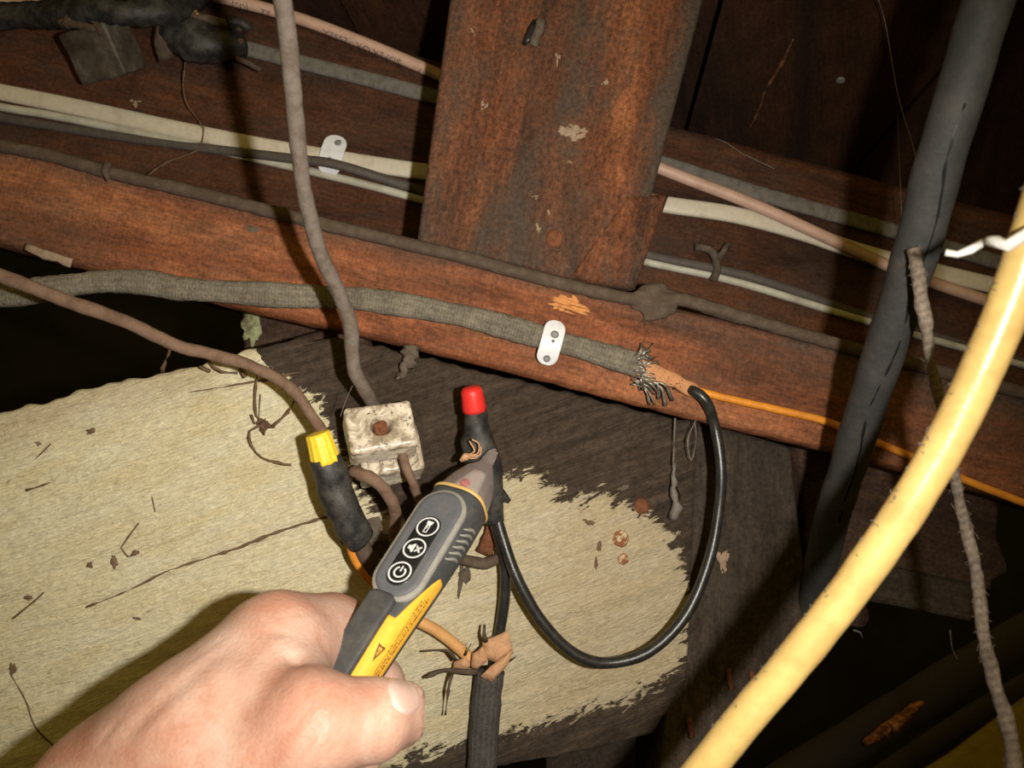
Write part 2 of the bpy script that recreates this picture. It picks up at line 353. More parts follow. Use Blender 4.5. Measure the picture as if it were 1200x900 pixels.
def lerp_poly(poly, s):
    L = [0]
    for a, b in zip(poly, poly[1:]): L.append(L[-1] + math.hypot(b[0] - a[0], b[1] - a[1]))
    x = s * L[-1]
    for i in range(len(poly) - 1):
        if x <= L[i + 1] + 1e-9:
            t = (x - L[i]) / max(1e-9, L[i + 1] - L[i]); return (poly[i][0] + (poly[i + 1][0] - poly[i][0]) * t, poly[i][1] + (poly[i + 1][1] - poly[i][1]) * t)
    return poly[-1]
def slab(pl, top, bot, thick, ns, nt, grain, disp=None, edge=3., jit=0., attrs=None, seed=0):
    """timber whose visible face lies between two outlines on plane pl; thick mm backwards. Returns Geo and a frame whose x runs along the grain"""
    a, b = pl.at(*grain[0]), pl.at(*grain[1]); ex = (b - a).normalized(); n = pl.n; ey = n.cross(ex).normalized(); ex = ey.cross(n)
    g = Geo(); front = []; at = {k: [] for k in (attrs or {})}
    for j in range(nt + 1):
        for i in range(ns + 1):
            s, t = i / ns, j / nt; u = lerp_poly(top, s); w_ = lerp_poly(bot, s)
            px, py = u[0] + (w_[0] - u[0]) * t, u[1] + (w_[1] - u[1]) * t
            p = pl.at(px, py)
            H = (pl.at(*u) - pl.at(*w_)).length * 1000; Wd = (pl.at(*lerp_poly(top, 0)) - pl.at(*lerp_poly(top, 1))).length * 1000
            e = min(t * H, (1 - t) * H, s * Wd, (1 - s) * Wd)
            off = -edge * (1 - math.sqrt(max(0, 1 - (1 - min(e, edge) / edge) ** 2))) if edge else 0
            off += mnoise.noise(p * 35 + Vector((seed, 0, 0))) * .7
            if disp: off += disp(px, py)
            if jit and (j in (0, nt)): p = p + ey * jit / 1000 * mnoise.noise(Vector((px * .05, seed, j)))
            front.append(p + n * off / 1000)
            for k in at: at[k].append(attrs[k](px, py))
    N = len(front); back = [p - n * thick / 1000 for p in front]; f = []
    id_ = lambda i, j: j * (ns + 1) + i
    for j in range(nt):
        for i in range(ns): f.append((id_(i, j), id_(i, j + 1), id_(i + 1, j + 1), id_(i + 1, j)))
    rim = [id_(i, 0) for i in range(ns + 1)] + [id_(ns, j) for j in range(1, nt + 1)] + [id_(i, nt) for i in range(ns - 1, -1, -1)] + [id_(0, j) for j in range(nt - 1, 0, -1)]
    vb = {}; vv = list(front)
    for r in rim: vb[r] = len(vv); vv.append(front[r] - n * thick / 1000); [at[k].append(at[k][r]) for k in at]
    for a_, b_ in zip(rim, rim[1:] + rim[:1]): f.append((a_, b_, vb[b_], vb[a_]))
    f.append(tuple(vb[r] for r in rim)[::-1])
    g.add(vv, f); g.attr = at
    c = sum(front, Vector()) / N
    fr = M @ Matrix(((ex.x, ey.x, n.x, c.x), (ex.y, ey.y, n.y, c.y), (ex.z, ey.z, n.z, c.z), (0, 0, 0, 1)))
    return g, fr
def timber(name, label, cat, matk, facename, pl, top, bot, thick, ns, nt, grain, **k):
    g, fr = slab(pl, top, bot, thick, ns, nt, grain, **k)
    o = thing(name, label, cat, None, fr); mk(facename, g, mat(matk), o); return o
def blob(pl, x, y, rx, ry, h, seed=0, ang=0, lump=.35):          # low irregular lump stuck on a face, radii in px
    g = Geo(); v = []; f = []; nr, na = 6, 26; ca, sa = math.cos(ang), math.sin(ang)
    for i in range(nr + 1):
        for j in range(na):
            a = 2 * PI * j / na; q = 1 + lump * 1.6 * mnoise.noise(Vector((math.cos(a) * 1.3, math.sin(a) * 1.3, seed))) + lump * 1.1 * mnoise.noise(Vector((math.cos(a) * 4.5, math.sin(a) * 4.5, seed + 9)))
            t = i / nr; dx, dy = rx * t * q * math.cos(a), ry * t * q * math.sin(a)
            v.append(pl.at(x + dx * ca - dy * sa, y + dx * sa + dy * ca, h * (1 - t * t) ** 1.2 * (1 + .6 * mnoise.noise(Vector((dx * .4, dy * .4, seed)))) + (-.4 if i == nr else .05)))
    for i in range(nr):
        for j in range(na): a, b = i * na + j, i * na + (j + 1) % na; f.append((a, b, b + na, a + na))
    return g.add(v, f)
def splash(pl, x, y, rx, ry, seed=0, ang=0):            # cluster of small dried spots
    r_ = random.Random(seed); g = Geo(); ca, sa = math.cos(ang), math.sin(ang); n = 5 + int(rx * ry / 16)
    for i in range(n):
        a, q = r_.uniform(0, 6.28), r_.random() ** .7; dx, dy = rx * q * math.cos(a) * .8, ry * q * math.sin(a) * .8; k = r_.uniform(.16, .42) * (1.2 - .6 * q)
        b = blob(pl, x + dx * ca - dy * sa, y + dx * sa + dy * ca, max(1, rx * k), max(1, ry * k), .35, seed + i * 1.7, ang, .5); g.add(b.v, b.f)
    return g
def disc(c, n, r, h, seg=16, dome=.2, jit=0, seed=0):             # nail head: short domed cylinder, mm
    n = Vector(n).normalized(); a = n.orthogonal().normalized(); b = n.cross(a); v = []; f = []
    prof = [(1, -1.), (1, h * .6), (.8, h), (.4, h + dome), (.02, h + dome * 1.3)]
    for q, z in prof:
        for j in range(seg):
            t = 2 * PI * j / seg; k = r * q * (1 + jit * mnoise.noise(Vector((math.cos(t), math.sin(t), seed)))) / 1000
            v.append(Vector(c) + a * k * math.cos(t) + b * k * math.sin(t) + n * z / 1000)
    for i in range(len(prof) - 1):
        for j in range(seg): p, q = i * seg + j, i * seg + (j + 1) % seg; f.append((p, q, q + seg, p + seg))
    f.append(tuple(range((len(prof) - 1) * seg, len(prof) * seg)))
    return Geo().add(v, f)

# ------------------------------------------------------------------ setting: crawl space shell
def wbox(x0, x1, y0, y1, z0, z1):
    Mi = M.inverted(); v = [Mi @ Vector((x, y, z)) for x in (x0, x1) for y in (y0, y1) for z in (z0, z1)]
    return Geo().add(v, [(0, 1, 3, 2), (4, 6, 7, 5), (0, 4, 5, 1), (2, 3, 7, 6), (0, 2, 6, 4), (1, 5, 7, 3)])
mk('floor', wbox(-1.6, 1.6, -.9, 1.7, -.1, 0), mat('soil'), kind='structure', smooth=False)
mk('wall_back', wbox(-1.6, 1.6, 1.6, 1.7, 0, 1.7), mat('wallb'), kind='structure', smooth=False)
mk('wall_left', wbox(-1.6, -1.5, -.9, 1.6, 0, 1.7), mat('wallb'), kind='structure', smooth=False)
mk('wall_right', wbox(1.5, 1.6, -.9, 1.6, 0, 1.7), mat('wallb'), kind='structure', smooth=False)
vp = (697, 549)
yb = lambda x: 147 + .25 * (x - 790)
a_, b_ = CE.at(437, 87), CE.at(389, 2); ex = (b_ - a_).normalized(); n = CE.n; ey = n.cross(ex)
c_ = CE.at(600, 60); CFR = M @ Matrix(((ex.x, ey.x, n.x, c_.x), (ex.y, ey.y, n.y, c_.y), (ex.z, ey.z, n.z, c_.z), (0, 0, 0, 1)))
ceil = thing('ceiling', None, None, None, CFR, kind='structure')
edges = [-560, -300, -60, 190, 433, 626, 800, 990, 1180, 1420, 1700]
for x0, x1 in zip(edges, edges[1:]):
    def ray(x, y):                      # follow the board edge from the boundary towards the viewer
        x_, y_ = x, yb(x) + 14; k = (y - vp[1]) / (y_ - vp[1]); return vp[0] + (x_ - vp[0]) * k
    g = Geo(); q = []
    gap = 3 if x0 != 433 else 5
    for t in range(9):
        ya, yc = yb(x0) + 14, yb(x1) + 14
        fa, fc = 1 + t / 8 * .75, 1 + t / 8 * .75
        xa, ya = vp[0] + (x0 + gap - vp[0]) * fa, vp[1] + (ya - vp[1]) * fa
        xc, yc = vp[0] + (x1 - gap * .6 - vp[0]) * fc, vp[1] + (yc - vp[1]) * fc
        q += [CE.at(xa, ya), CE.at(xc, yc)]
    up = [p - CE.n * .02 for p in q]; f = []
    for t in range(8):
        a = 2 * t; f += [(a, a + 1, a + 3, a + 2), (a + 18, a + 20, a + 21, a + 19), (a, a + 2, a + 20, a + 18), (a + 1, a + 19, a + 21, a + 3)]
    f += [(0, 18, 19, 1), (16, 17, 35, 34)]
    mk('plank', g.add(q + up, f), mat('ceil'), ceil, smooth=False)
bq = [CE.at(x, y, -24) for x, y in ((-700, -420), (2000, -420), (2000, 480), (-700, -170))]
mk('gap_light_block', Geo().add(bq + [p - CE.n * .01 for p in bq], [(0, 1, 2, 3), (7, 6, 5, 4), (0, 4, 5, 1), (1, 5, 6, 2), (2, 6, 7, 3), (3, 7, 4, 0)]), mat('ceil'), ceil, smooth=False)  # added backing slab, keeps world light from leaking through the plank gaps
mk('nail_head', disc(CE.at(985, 94), CE.n, 2.6, .8), mat('nailgrey'), ceil, 'pale round nail head')
for i, (p, q, r) in enumerate([((878, 151), (897, 105), 1.2), ((897, 105), (930, 45), 2.2)]):
    mk('paint_drip', T_([CE.at(*p, .2), CE.at((p[0] + q[0]) / 2 + 2, (p[1] + q[1]) / 2, .4), CE.at(*q, .2)], r * .55, seg=6, flat=.25, rfun=lambda t: .5 + .7 * math.sin(PI * t), lump=.9, lumpscale=500), mat('streak'), ceil, 'rusty streak on the overhead board')

# ------------------------------------------------------------------ timbers
board = timber('rim_board', 'dark brown board behind the cables, above the red beam', 'board', 'plank', 'face', A,
    [(-200, -112), (300, 12), (790, 148), (1420, 312)], [(-200, 170), (300, 290), (790, 405), (1420, 560)], 36, 160, 24, ((0, 150), (1000, 395)), edge=2, seed=3)
beam = timber('floor_beam', 'reddish brown hardwood beam running across under the cables', 'beam', 'beam', 'face', B,
    [(-200, 118), (0, 166), (300, 240), (500, 290), (760, 352), (1000, 409), (1420, 510)],
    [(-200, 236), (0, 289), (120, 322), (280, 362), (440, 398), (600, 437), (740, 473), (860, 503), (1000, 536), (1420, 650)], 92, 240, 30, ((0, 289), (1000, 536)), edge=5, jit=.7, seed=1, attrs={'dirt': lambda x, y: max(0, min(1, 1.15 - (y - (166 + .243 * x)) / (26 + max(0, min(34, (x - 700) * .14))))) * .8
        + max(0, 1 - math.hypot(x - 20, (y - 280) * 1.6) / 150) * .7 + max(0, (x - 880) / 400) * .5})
spl = Geo()
spl.add(*(lambda b: (b.v, b.f))(blob(B, 657, 354, 14, 8, 1.2, 5, .2, .6))); spl.add(*(lambda b: (b.v, b.f))(blob(B, 676, 360, 13, 8, 1.0, 8, .5, .7)))
for x, y, L, r in [(644, 352, 26, .9), (648, 358, 30, .7), (655, 349, 24, .6), (662, 355, 28, .9), (668, 364, 22, .8), (672, 358, 18, .6), (640, 356, 16, .5), (655, 364, 20, .5)]:
    tube(spl, [B.at(x, y, .3), B.at(x + L * .5, y + L * .08, 1.4), B.at(x + L, y + L * .26, .3)], r, seg=5, rfun=lambda t: .3 + math.sin(PI * t), lump=.5, lumpscale=500)
mk('splinter_patch', spl, mat('splinter'), beam, 'bright orange splintered gouge', kind='stuff')
for x, y, rx, ry in [(295, 268, 9, 4), (52, 296, 14, 3), (460, 283, 5, 2)]: mk('mud_patch', blob(B, x, y, rx, ry, .8, x, .25), mat('mud' if x > 60 else 'mudlight'), beam)

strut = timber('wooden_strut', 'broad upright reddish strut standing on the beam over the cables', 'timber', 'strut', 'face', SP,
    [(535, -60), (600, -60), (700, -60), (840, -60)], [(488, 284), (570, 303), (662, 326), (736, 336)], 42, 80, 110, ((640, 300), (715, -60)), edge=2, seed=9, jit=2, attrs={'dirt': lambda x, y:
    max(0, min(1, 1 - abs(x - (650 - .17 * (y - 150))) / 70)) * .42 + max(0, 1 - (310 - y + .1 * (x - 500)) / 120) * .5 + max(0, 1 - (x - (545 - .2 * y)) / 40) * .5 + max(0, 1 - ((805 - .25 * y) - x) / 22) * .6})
g, _ = slab(SP, [(736, 228), (784, 228)], [(664, 327), (744, 339)], 38, 20, 20, ((700, 300), (760, 100)), edge=2, seed=11)
mk('split_piece', Geo().add([v + Vector((0, 0, .0012)) for v in g.v], g.f), mat('strut'), strut, 'split off lower corner of the strut')
mk('nail_head', disc(SP.at(650, 280), SP.n, 4.6, 1.0, jit=.15), mat('rust'), strut, 'rusty bolt head')
for i, (x, y, rx, ry, a) in enumerate([(671, 155, 19, 11, .1), (653, 70, 4, 12, .1), (567, 123, 6, 7, .3), (710, 98, 7, 6, 0), (631, 266, 4, 9, 0), (627, 230, 6, 4, 0), (668, 190, 6, 3, 0), (643, 248, 3, 4, 0), (706, 292, 4, 8, 0), (554, 36, 2, 8, -.4)]):
    mk('mud_patch', splash(SP, x, y, rx, ry, i + 3, a), mat('mudlight'), strut, 'pale splash of dried mud')
mk('knot_hole', T_([SP.at(628, 24, .2), SP.at(624, 36, .3), SP.at(614, 53, .2)], 2.0, seg=7, flat=.25, lump=1.2, rfun=lambda t: .5 + .6 * math.sin(PI * t)), mat('penblack'), strut, 'small black knot hole')
mk('mud_lump', T_([SP.at(634, 24, .8), SP.at(631, 38, 1.3), SP.at(624, 54, .8)], 2.4, seg=8, flat=.6, lump=1.2), mat('mud'), strut, 'grey mud tube beside the knot hole')

# painted timber
edge_top = [(320, 440), (372, 470), (392, 520), (430, 596), (480, 610), (560, 580), (600, 556), (640, 563), (668, 590), (700, 578), (735, 590), (765, 605), (795, 640), (812, 690), (813, 770)]
edge_bot = [(-80, 1060), (400, 928), (470, 893), (560, 866), (640, 846), (735, 824), (770, 800), (808, 768)]
def sd_poly(poly, x, y):
    best = 1e9
    for (x0, y0), (x1, y1) in zip(poly, poly[1:]):
        t = max(0, min(1, ((x - x0) * (x1 - x0) + (y - y0) * (y1 - y0)) / ((x1 - x0) ** 2 + (y1 - y0) ** 2))); best = min(best, math.hypot(x - x0 - t * (x1 - x0), y - y0 - t * (y1 - y0)))
    return best
region = edge_top + edge_bot[::-1] + [(-300, 1060), (-300, 300), (280, 380)]
def inside(x, y):
    c = False; k = len(region) - 1
    for i in range(len(region)):
        (xi, yi), (xk, yk) = region[i], region[k]
        if (yi > y) != (yk > y) and x < (xk - xi) * (y - yi) / (yk - yi) + xi: c = not c
        k = i
    return c
def paint_mask(x, y):
    d = min(sd_poly(edge_top, x, y), sd_poly(edge_bot, x, y))
    return .5 + (min(d, 90) if inside(x, y) else -min(d, 60)) / 30
CR = [[(100, 712), (150, 692), (200, 668), (270, 645), (330, 622), (385, 605)], [(220, 460), (300, 447), (350, 436)], [(60, 565), (30, 575)], [(610, 545), (680, 520), (735, 500), (760, 490)]]
def crack_d(x, y): return min(sd_poly(p, x, y + 4 * mnoise.noise(Vector((x * .05, 1, 0)))) + 1.2 * mnoise.noise(Vector((x * .1, y * .1, 2))) for p in CR)
def crack_mask(x, y): return max(0, min(1, 1.6 - crack_d(x, y) / 1.9)) * (.9 if x < 600 else .5)
def crack_disp(x, y):
    o = 0
    dd = crack_d(x, y)
    if dd < 5: o -= 1.0 * (1 - max(0, dd) / 5)
    return o + 1.1 * mnoise.noise(Vector((x * .012, y * .06 + x * .016, 4)))
warm = lambda x, y: max(0, min(1, (x - 420) / 260)) * .8 + max(0, 1 - sd_poly([(0, 500), (110, 465), (230, 440)], x, y) / 45) * .6
ptop = [(-110, 513), (0, 483), (60, 469), (110, 452), (170, 441), (230, 428), (277, 413), (340, 398), (400, 396), (440, 405), (600, 443), (740, 478), (820, 497)]
pbot = [(-110, 1085), (0, 1060), (90, 1035), (180, 1010), (260, 985), (340, 962), (420, 945), (490, 925), (560, 905), (640, 890), (700, 878), (765, 862), (806, 800)]
pt = timber('painted_timber', 'big timber with peeling cream paint and a bare brown upper corner', 'timber', 'paint', 'face', T, ptop, pbot, 55, 460, 200,
    ((100, 712), (385, 605)), edge=3, jit=2.5, disp=crack_disp, attrs={'paint': paint_mask, 'warm': warm}, seed=2)
for p, r in zip(CR[:3], (.55, .5, .45)):
    mk('crack', T_([T.at(x, y, -.30 + .35 * mnoise.noise(Vector((x, y, 0)) * .05)) for x, y in [(q.x, q.y) for q in resample([Vector((a, b, 0)) for a, b in p], 8)]], r, seg=6, lump=.9, lumpscale=450, flat=.7, rfun=lambda t: .35 + .9 * t), mat('root'), pt, 'dark drying crack along the grain')
for x, y, r, lab in [(752, 593, 4.2, 'round rusty nail head in bare wood'), (727, 631, 4.4, 'rusty nail head flecked with paint'), (730, 655, 3.0, 'small rusty nail hole below the painted nail')]:
    mk('nail_head', disc(T.at(x, y), T.n, r, 1.1, seg=22, jit=.12, seed=x), mat('rust' if x == 752 else 'rustpaint'), pt, lab)
for i, (x, y, rx, ry, mk_n) in enumerate([(105, 662, 4, 3, 'root'), (134, 659, 4, 7, 'brown_cable'), (32, 700, 5, 3, 'root'), (158, 648, 5, 3, 'root'), (14, 783, 4, 9, 'root'), (160, 725, 6, 2, 'root'), (107, 505, 7, 4, 'root'), (702, 640, 3, 8, 'root'), (690, 612, 8, 3, 'root'), (730, 572, 11, 4, 'mud'), (698, 660, 3, 7, 'root'), (44, 519, 5, 4, 'brown_cable')]):
    mk('debris_flake', blob(T, x, y, rx, ry,     .7, i * 2.3, -.3 + .3 * (i % 3), .38), mat(mk_n), pt)
for p in ([(163, 613), (150, 630), (142, 642), (150, 652), (160, 650)], [(13, 790), (30, 820), (42, 852), (66, 876)], [(178, 582), (182, 600)], [(40, 540), (60, 520)], [(305, 462), (303, 490), (300, 500)], [(15, 725), (40, 705), (52, 694)]):
    mk('rootlet', T_([T.at(*q, .5) for q in p], .35, seg=5, lump=.3, lumpscale=900), mat('root'), pt)

# small block under the beam at left, with green paint
BL = Pl((280, 400, .43), (400, 400, .43), (340, 480, .425))
blk = timber('wood_packer', 'small brown packer wedged under the beam with flaking green paint at its end', 'packer', 'dark_block', 'upper_piece', Pl((280, 400, .455), (400, 400, .455), (340, 480, .455)),
    [(282, 352), (420, 385)], [(286, 425), (420, 430)], 30, 24, 10, ((286, 415), (390, 384)), edge=1.5, seed=5)
g, _ = slab(BL, [(276, 410), (330, 398), (396, 380), (430, 392)], [(270, 470), (330, 462), (400, 440), (440, 430)], 24, 24, 10, ((286, 415), (390, 384)), edge=3, seed=6)
mk('lower_piece', g, mat('dark_block'), blk)
BLu = Pl((280, 400, .4545), (400, 400, .4545), (340, 480, .4545))
m = plain('flaking_green_paint', (.34, .36, .18), .8, .2, (.09, .06, .035), .8, 160, .5, .42, .6); mt['green'] = m
mk('green_paint_flake', blob(BLu, 294, 384, 12, 24, .5, 3, 0, .5), mat('green'), blk, 'flake of old green paint')
mk('nail_head', disc(BL.at(355, 421), BL.n, 3.4, 2.2, jit=.2), mat('rust'), blk)

# grey timber end at right of painted one
gt = timber('weathered_post_end', 'grey weathered timber end with saw marks right of the cream timber', 'timber', 'grey_wood', 'face', GT,
    [(812, 490), (845, 500), (928, 524)], [(770, 960), (868, 852), (951, 737)], 60, 44, 60, ((850, 520), (850, 800)), edge=2, seed=12,
    disp=lambda x, y: -2.5 * (1 - min(1, sd_poly([(850, 597), (880, 603), (910, 612), (930, 616)], x, y) / 3)) - (3 if x < 842 - (y - 500) * .02 else 0))
mk('mud_patch', splash(GT, 847, 658, 10, 19, 4, -.15), mat('mudlight'), gt, 'tan mud daub')
for x, y in [(880, 798), (807, 852), (853, 795)]: mk('splinter', T_([GT.at(x, y - 12, 1), GT.at(x + 1, y, 2), GT.at(x + 3, y + 12, 1)], 1.5, seg=6, flat=.5, lump=.6), mat('rust'), gt, 'reddish splinter')
fgt = timber('lower_grey_timber', 'dim grey timber sloping below the weathered post end', 'timber', 'grey_wood', 'face', Pl((700, 900, .47), (950, 740, .475), (900, 900, .46)),
    [(640, 880), (800, 800), (952, 742)], [(640, 1000), (830, 940), (960, 770)], 30, 30, 16, ((700, 900), (950, 770)), edge=2, seed=13)
rb = timber('splintered_block', 'brown splintered timber end behind the black cable and twine', 'timber', 'dark_block', 'face', RB,
    [(935, 520), (1050, 548), (1165, 578)], [(950, 692), (1040, 706), (1142, 728)], 50, 40, 40, ((960, 690), (1140, 725)), edge=2, jit=2, seed=14,
    disp=lambda x, y: 0)
g, _ = slab(RB, [(1160, 577), (1166, 580)], [(1140, 700), (1160, 690)], 30, 4, 12, ((960, 690), (1140, 725)), edge=1, seed=3)
for q in ([(1150, 572), (1172, 590)], [(1130, 690), (1162, 690)]), ([(1158, 600), (1183, 668)], [(1120, 690), (1160, 682)]):
    g, _ = slab(RB, q[0], q[1], 26, 8, 12, ((960, 690), (1140, 725)), edge=1, jit=4, seed=q[0][0][0])
    mk('splinter', g, mat('dark_block'), rb)
g, _ = slab(Pl((950, 655, .4605), (1140, 690, .464), (1000, 710, .458)), [(948, 650), (1040, 662), (1142, 684)], [(950, 695), (1040, 708), (1140, 728)], 12, 30, 8, ((960, 690), (1140, 725)), edge=1.2, seed=8)
mk('lower_strip', g, mat('grey_wood'), rb, 'paler grey strip along the bottom edge')
mk('wooden_peg', T_([P(985, 718, .47), P(1006, 720, .455)], 7, seg=16, step=.01), mat('dark_block'), None, 'round brown peg end beside the yellow cable, below the splintered block', 'peg')

# dark pipes and board low right
p0 = thing('copper_pipe', 'dark pipe at lower right with a copper glint built onto it', 'pipe', P(1000, 850, .7))
mk('pipe_run', T_([P(860, 955, .66), P(1040, 842, .70), P(1320, 670, .78)], 17, seg=18, step=.03, lump=1.5, lumpscale=40), mat('pipe'), p0)
mk('copper_glint', T_([P(1012, 872, .652), P(1046, 850, .656), P(1082, 822, .665)], 5, seg=18, step=.004, lump=2.5, lumpscale=150, rfun=lambda t: .25 + .85 * math.sin(PI * t) ** .6), mat('copper'), p0, 'copper glint modelled as a strip on the pipe')  # glint on the pipe, built as a separate copper-coloured strip
mk('dark_pipe', T_([P(960, 960, .72), P(1120, 850, .76), P(1340, 720, .82)], 9, seg=14, step=.03), mat('pipe'), None, 'thin dark pipe below the copper pipe at lower right', 'pipe')
YB = Pl((1100, 900, .80), (1200, 830, .84), (1200, 920, .80))
g, fr = slab(YB, [(1040, 930), (1120, 880), (1210, 812), (1340, 730)], [(1040, 1020), (1120, 1010), (1210, 1000), (1340, 990)], 12, 20, 10, ((1050, 930), (1300, 760)), edge=1)
mk('ochre_board', g, mat('yellowboard'), None, 'dim ochre yellow board in the bottom right corner', 'board', frame=fr)

# ------------------------------------------------------------------ cables on the rim board
def on(pl, pts, off): return [pl.at(x, y, off if len(q) == 0 else q[0]) for x, y, *q in pts]
def printed(path_px, r, flat, txt, s0, size, ang, flip, parent, matk, e=2.0):
    """print text on a tube: s0 = start (mm along the path), ang = centre angle on the sheath"""
    cu = bpy.data.curves.new('print', 'FONT'); cu.body = txt; cu.size = size / 1000; cu.resolution_u = 2
    ob = bpy.data.objects.new('print', cu); COL.objects.link(ob); dg = bpy.context.evaluated_depsgraph_get()
    me = bpy.data.meshes.new_from_object(ob.evaluated_get(dg)); bpy.data.objects.remove(ob)
    c = resample(path_px, .002); fr = path_frames(c); S_ = [q[4] for q in fr]; v = []
    for q in me.vertices:
        s = s0 / 1000 + (-q.co.x if flip else q.co.x); a = ang + (-(q.co.y) if flip else q.co.y) / (r / 1000)
        i = max(0, min(len(S_) - 2, int(np.searchsorted(S_, s)) - 1)); t = (s - S_[i]) / max(1e-6, S_[i + 1] - S_[i])
        p0_, _, B0, N0, _ = fr[i]; p1_, _, B1, N1, _ = fr[i + 1]
        ca, sa = math.cos(a), math.sin(a); R_ = (r + .12) / 1000
        x = math.copysign(abs(ca) ** (2 / e), ca); y = math.copysign(abs(sa) ** (2 / e), sa) * flat
        v.append(p0_.lerp(p1_, t) + B0.lerp(B1, t) * x * R_ + N0.lerp(N1, t) * y * R_)
    g = Geo().add(v, [tuple(p.vertices) for p in me.polygons]); bpy.data.meshes.remove(me)
    return mk('printed_lettering', g, mat(matk), parent, 'small dark print along the sheath', smooth=False)

tanp = on(A, [(120, -18, 5), (215, -8, 5), (330, 19, 5), (430, 55, 5), (525, 96, 6), (650, 148, 5), (780, 203, 5), (880, 243, 7), (1000, 297, 6), (1060, 322, 5), (1165, 358, 5), (1330, 410, 5)], 5)
tc = thing('tan_cable', 'round pinkish tan cable with dark print passing behind the strut', 'cable', tanp[0])
mk('sheath', T_(tanp, 3.7, seg=14), mat('pink'), tc)
def arc_at(path, x):                     # arc length (mm) where the path crosses photo column x
    fr = path_frames(resample(path, .002)); return 1000 * min(fr, key=lambda q: abs(unP(q[0])[0] - x))[4]
for txt, xa, xb in (('SUPERIOR', 474, 416), ('ESSEX', 410, 375), ('22', 319, 307), ('(UL)', 294, 268), ('F7', 498, 484), ('G', 510, 505)):
    sa, sb = arc_at(tanp, xa), arc_at(tanp, xb); printed(tanp, 3.7, 1, txt, sa, (sa - sb) / (len(txt) * .62), 1.0, True, tc, 'greyink')
mk('tan_cable', T_(on(A, [(-120, 24), (0, 5), (80, -8), (160, -30), (280, -90), (380, -170)], 5), 4.5, seg=14), mat('tan'), None, 'short run of tan cable crossing the top left corner', 'cable')
gfp = on(A, [(262, 52, 5), (300, 62, 3), (400, 87, 3), (515, 117, 3), (650, 155, 3), (785, 196, 3), (900, 232, 3), (1030, 268, 3), (1200, 318, 3), (1400, 370, 3)], 3)
mk('grey_flat_cable', T_(gfp, 4.6, seg=14, flat=.55, e=3.2, lump=.3), mat('greyflat'), None, 'uppermost flat dusty grey cable on the rim board', 'cable')
cfp = on(A, [(-150, 80), (0, 109), (100, 129), (200, 151), (300, 171), (400, 188), (500, 203), (650, 221), (780, 241), (860, 253), (940, 274), (1020, 300), (1165, 336), (1350, 375)], 2.5)
mk('cream_flat_cable', T_(cfp, 5.2, seg=16, flat=.5, e=3), mat('cream'), None, 'wide cream flat cable held by the upper white clip', 'cable')
mk('charcoal_cable', T_(on(A, [(-150, 106, 2), (0, 138, 2), (120, 158, 2), (240, 175, 3), (350, 190, 7), (400, 198, 9), (490, 223, 3), (650, 267, 3), (760, 300, 3), (860, 321, 4), (930, 342, 3), (1005, 368, 2), (1200, 425, 2), (1400, 480, 2)], 3), 3.0, seg=12, flat=.8), mat('darkcable'), None, 'charcoal cable running just under the wide cream cable', 'cable')
mk('thin_cream_cable', T_(on(A, [(-150, 95), (0, 126), (60, 136), (160, 156), (270, 180), (400, 210), (490, 234), (650, 282), (760, 308), (860, 330), (1000, 372), (1200, 428), (1400, 485)], 2), 2.6, seg=12), mat('whiteflat'), None, 'thin off white cable below the charcoal cable', 'cable')
# old cable in the corner on the beam edge
rc = thing('old_brown_cable', 'old dusty brown cable lying along the top edge of the red beam', 'cable', P(0, 170, .4))
rcp = on(B, [(-150, 136), (0, 171), (60, 183), (130, 203), (220, 224), (300, 244), (400, 268), (480, 287), (540, 301), (620, 323), (700, 343), (755, 353), (800, 352), (900, 381), (1000, 409), (1150, 448), (1400, 512)], 1)
mk('sheath', T_(rcp, 3.4, seg=12, lump=.5), mat('umber_cable'), rc)
mk('branch', T_([B.at(762, 345, 0), B.at(785, 344, 0), B.at(815, 358, 0), B.at(870, 376, 0)], 2.3, seg=10, lump=.6), mat('umber_cable'), rc, 'side branch at the mud lump')
lc = np.array(B.at(768, 354, 0))
def lumpf(p):
    q = p - lc
    return np.linalg.norm(q / np.array([1.15, .85, .45]), axis=1) - .0105 + wob(p, 520, 3) * .0028 + wob(p, 1500, 6) * .0007
mk('mud_lump', sdf_geo(lumpf, lc - .02, lc + .02, .001), mat('umber_cable'), rc, 'grey mud lump round the cable join')
mk('thread_knot', T_([B.at(132, 194, 4), B.at(128, 204, 5), B.at(131, 213, 3)], 1.9, seg=8, lump=1.2), mat('umber_cable'), rc, 'knot of thread round the cable')

# mud dauber tubes
ck = thing('mud_tube', 'bent brown mud tube stuck over the cables right of the strut', 'mud tube', A.at(830, 330))
mk('long_tube', T_([A.at(812, 292, 6), A.at(826, 294, 8), A.at(835, 305, 8), A.at(837, 318, 8), A.at(833, 330, 6)], 2.4, seg=10, lump=1.4, lumpscale=700), mat('mud'), ck)
mk('short_tube', T_([A.at(836, 306, 7), A.at(843, 298, 8), A.at(849, 289, 7)], 2.2, seg=10, lump=1.4, lumpscale=700), mat('mud'), ck)
ck2 = T_([T.at(466, 443, 2), T.at(473, 432, 5), T.at(480, 420, 4), T.at(482, 408, 3)], 2.8, seg=12, lump=3.2, lumpscale=420, step=.001, rfun=lambda t: .45 + t)
mk('mud_tube', ck2, mat('mud'), None, 'small tapering mud tube hanging under the beam above the porcelain insulator', 'mud tube')

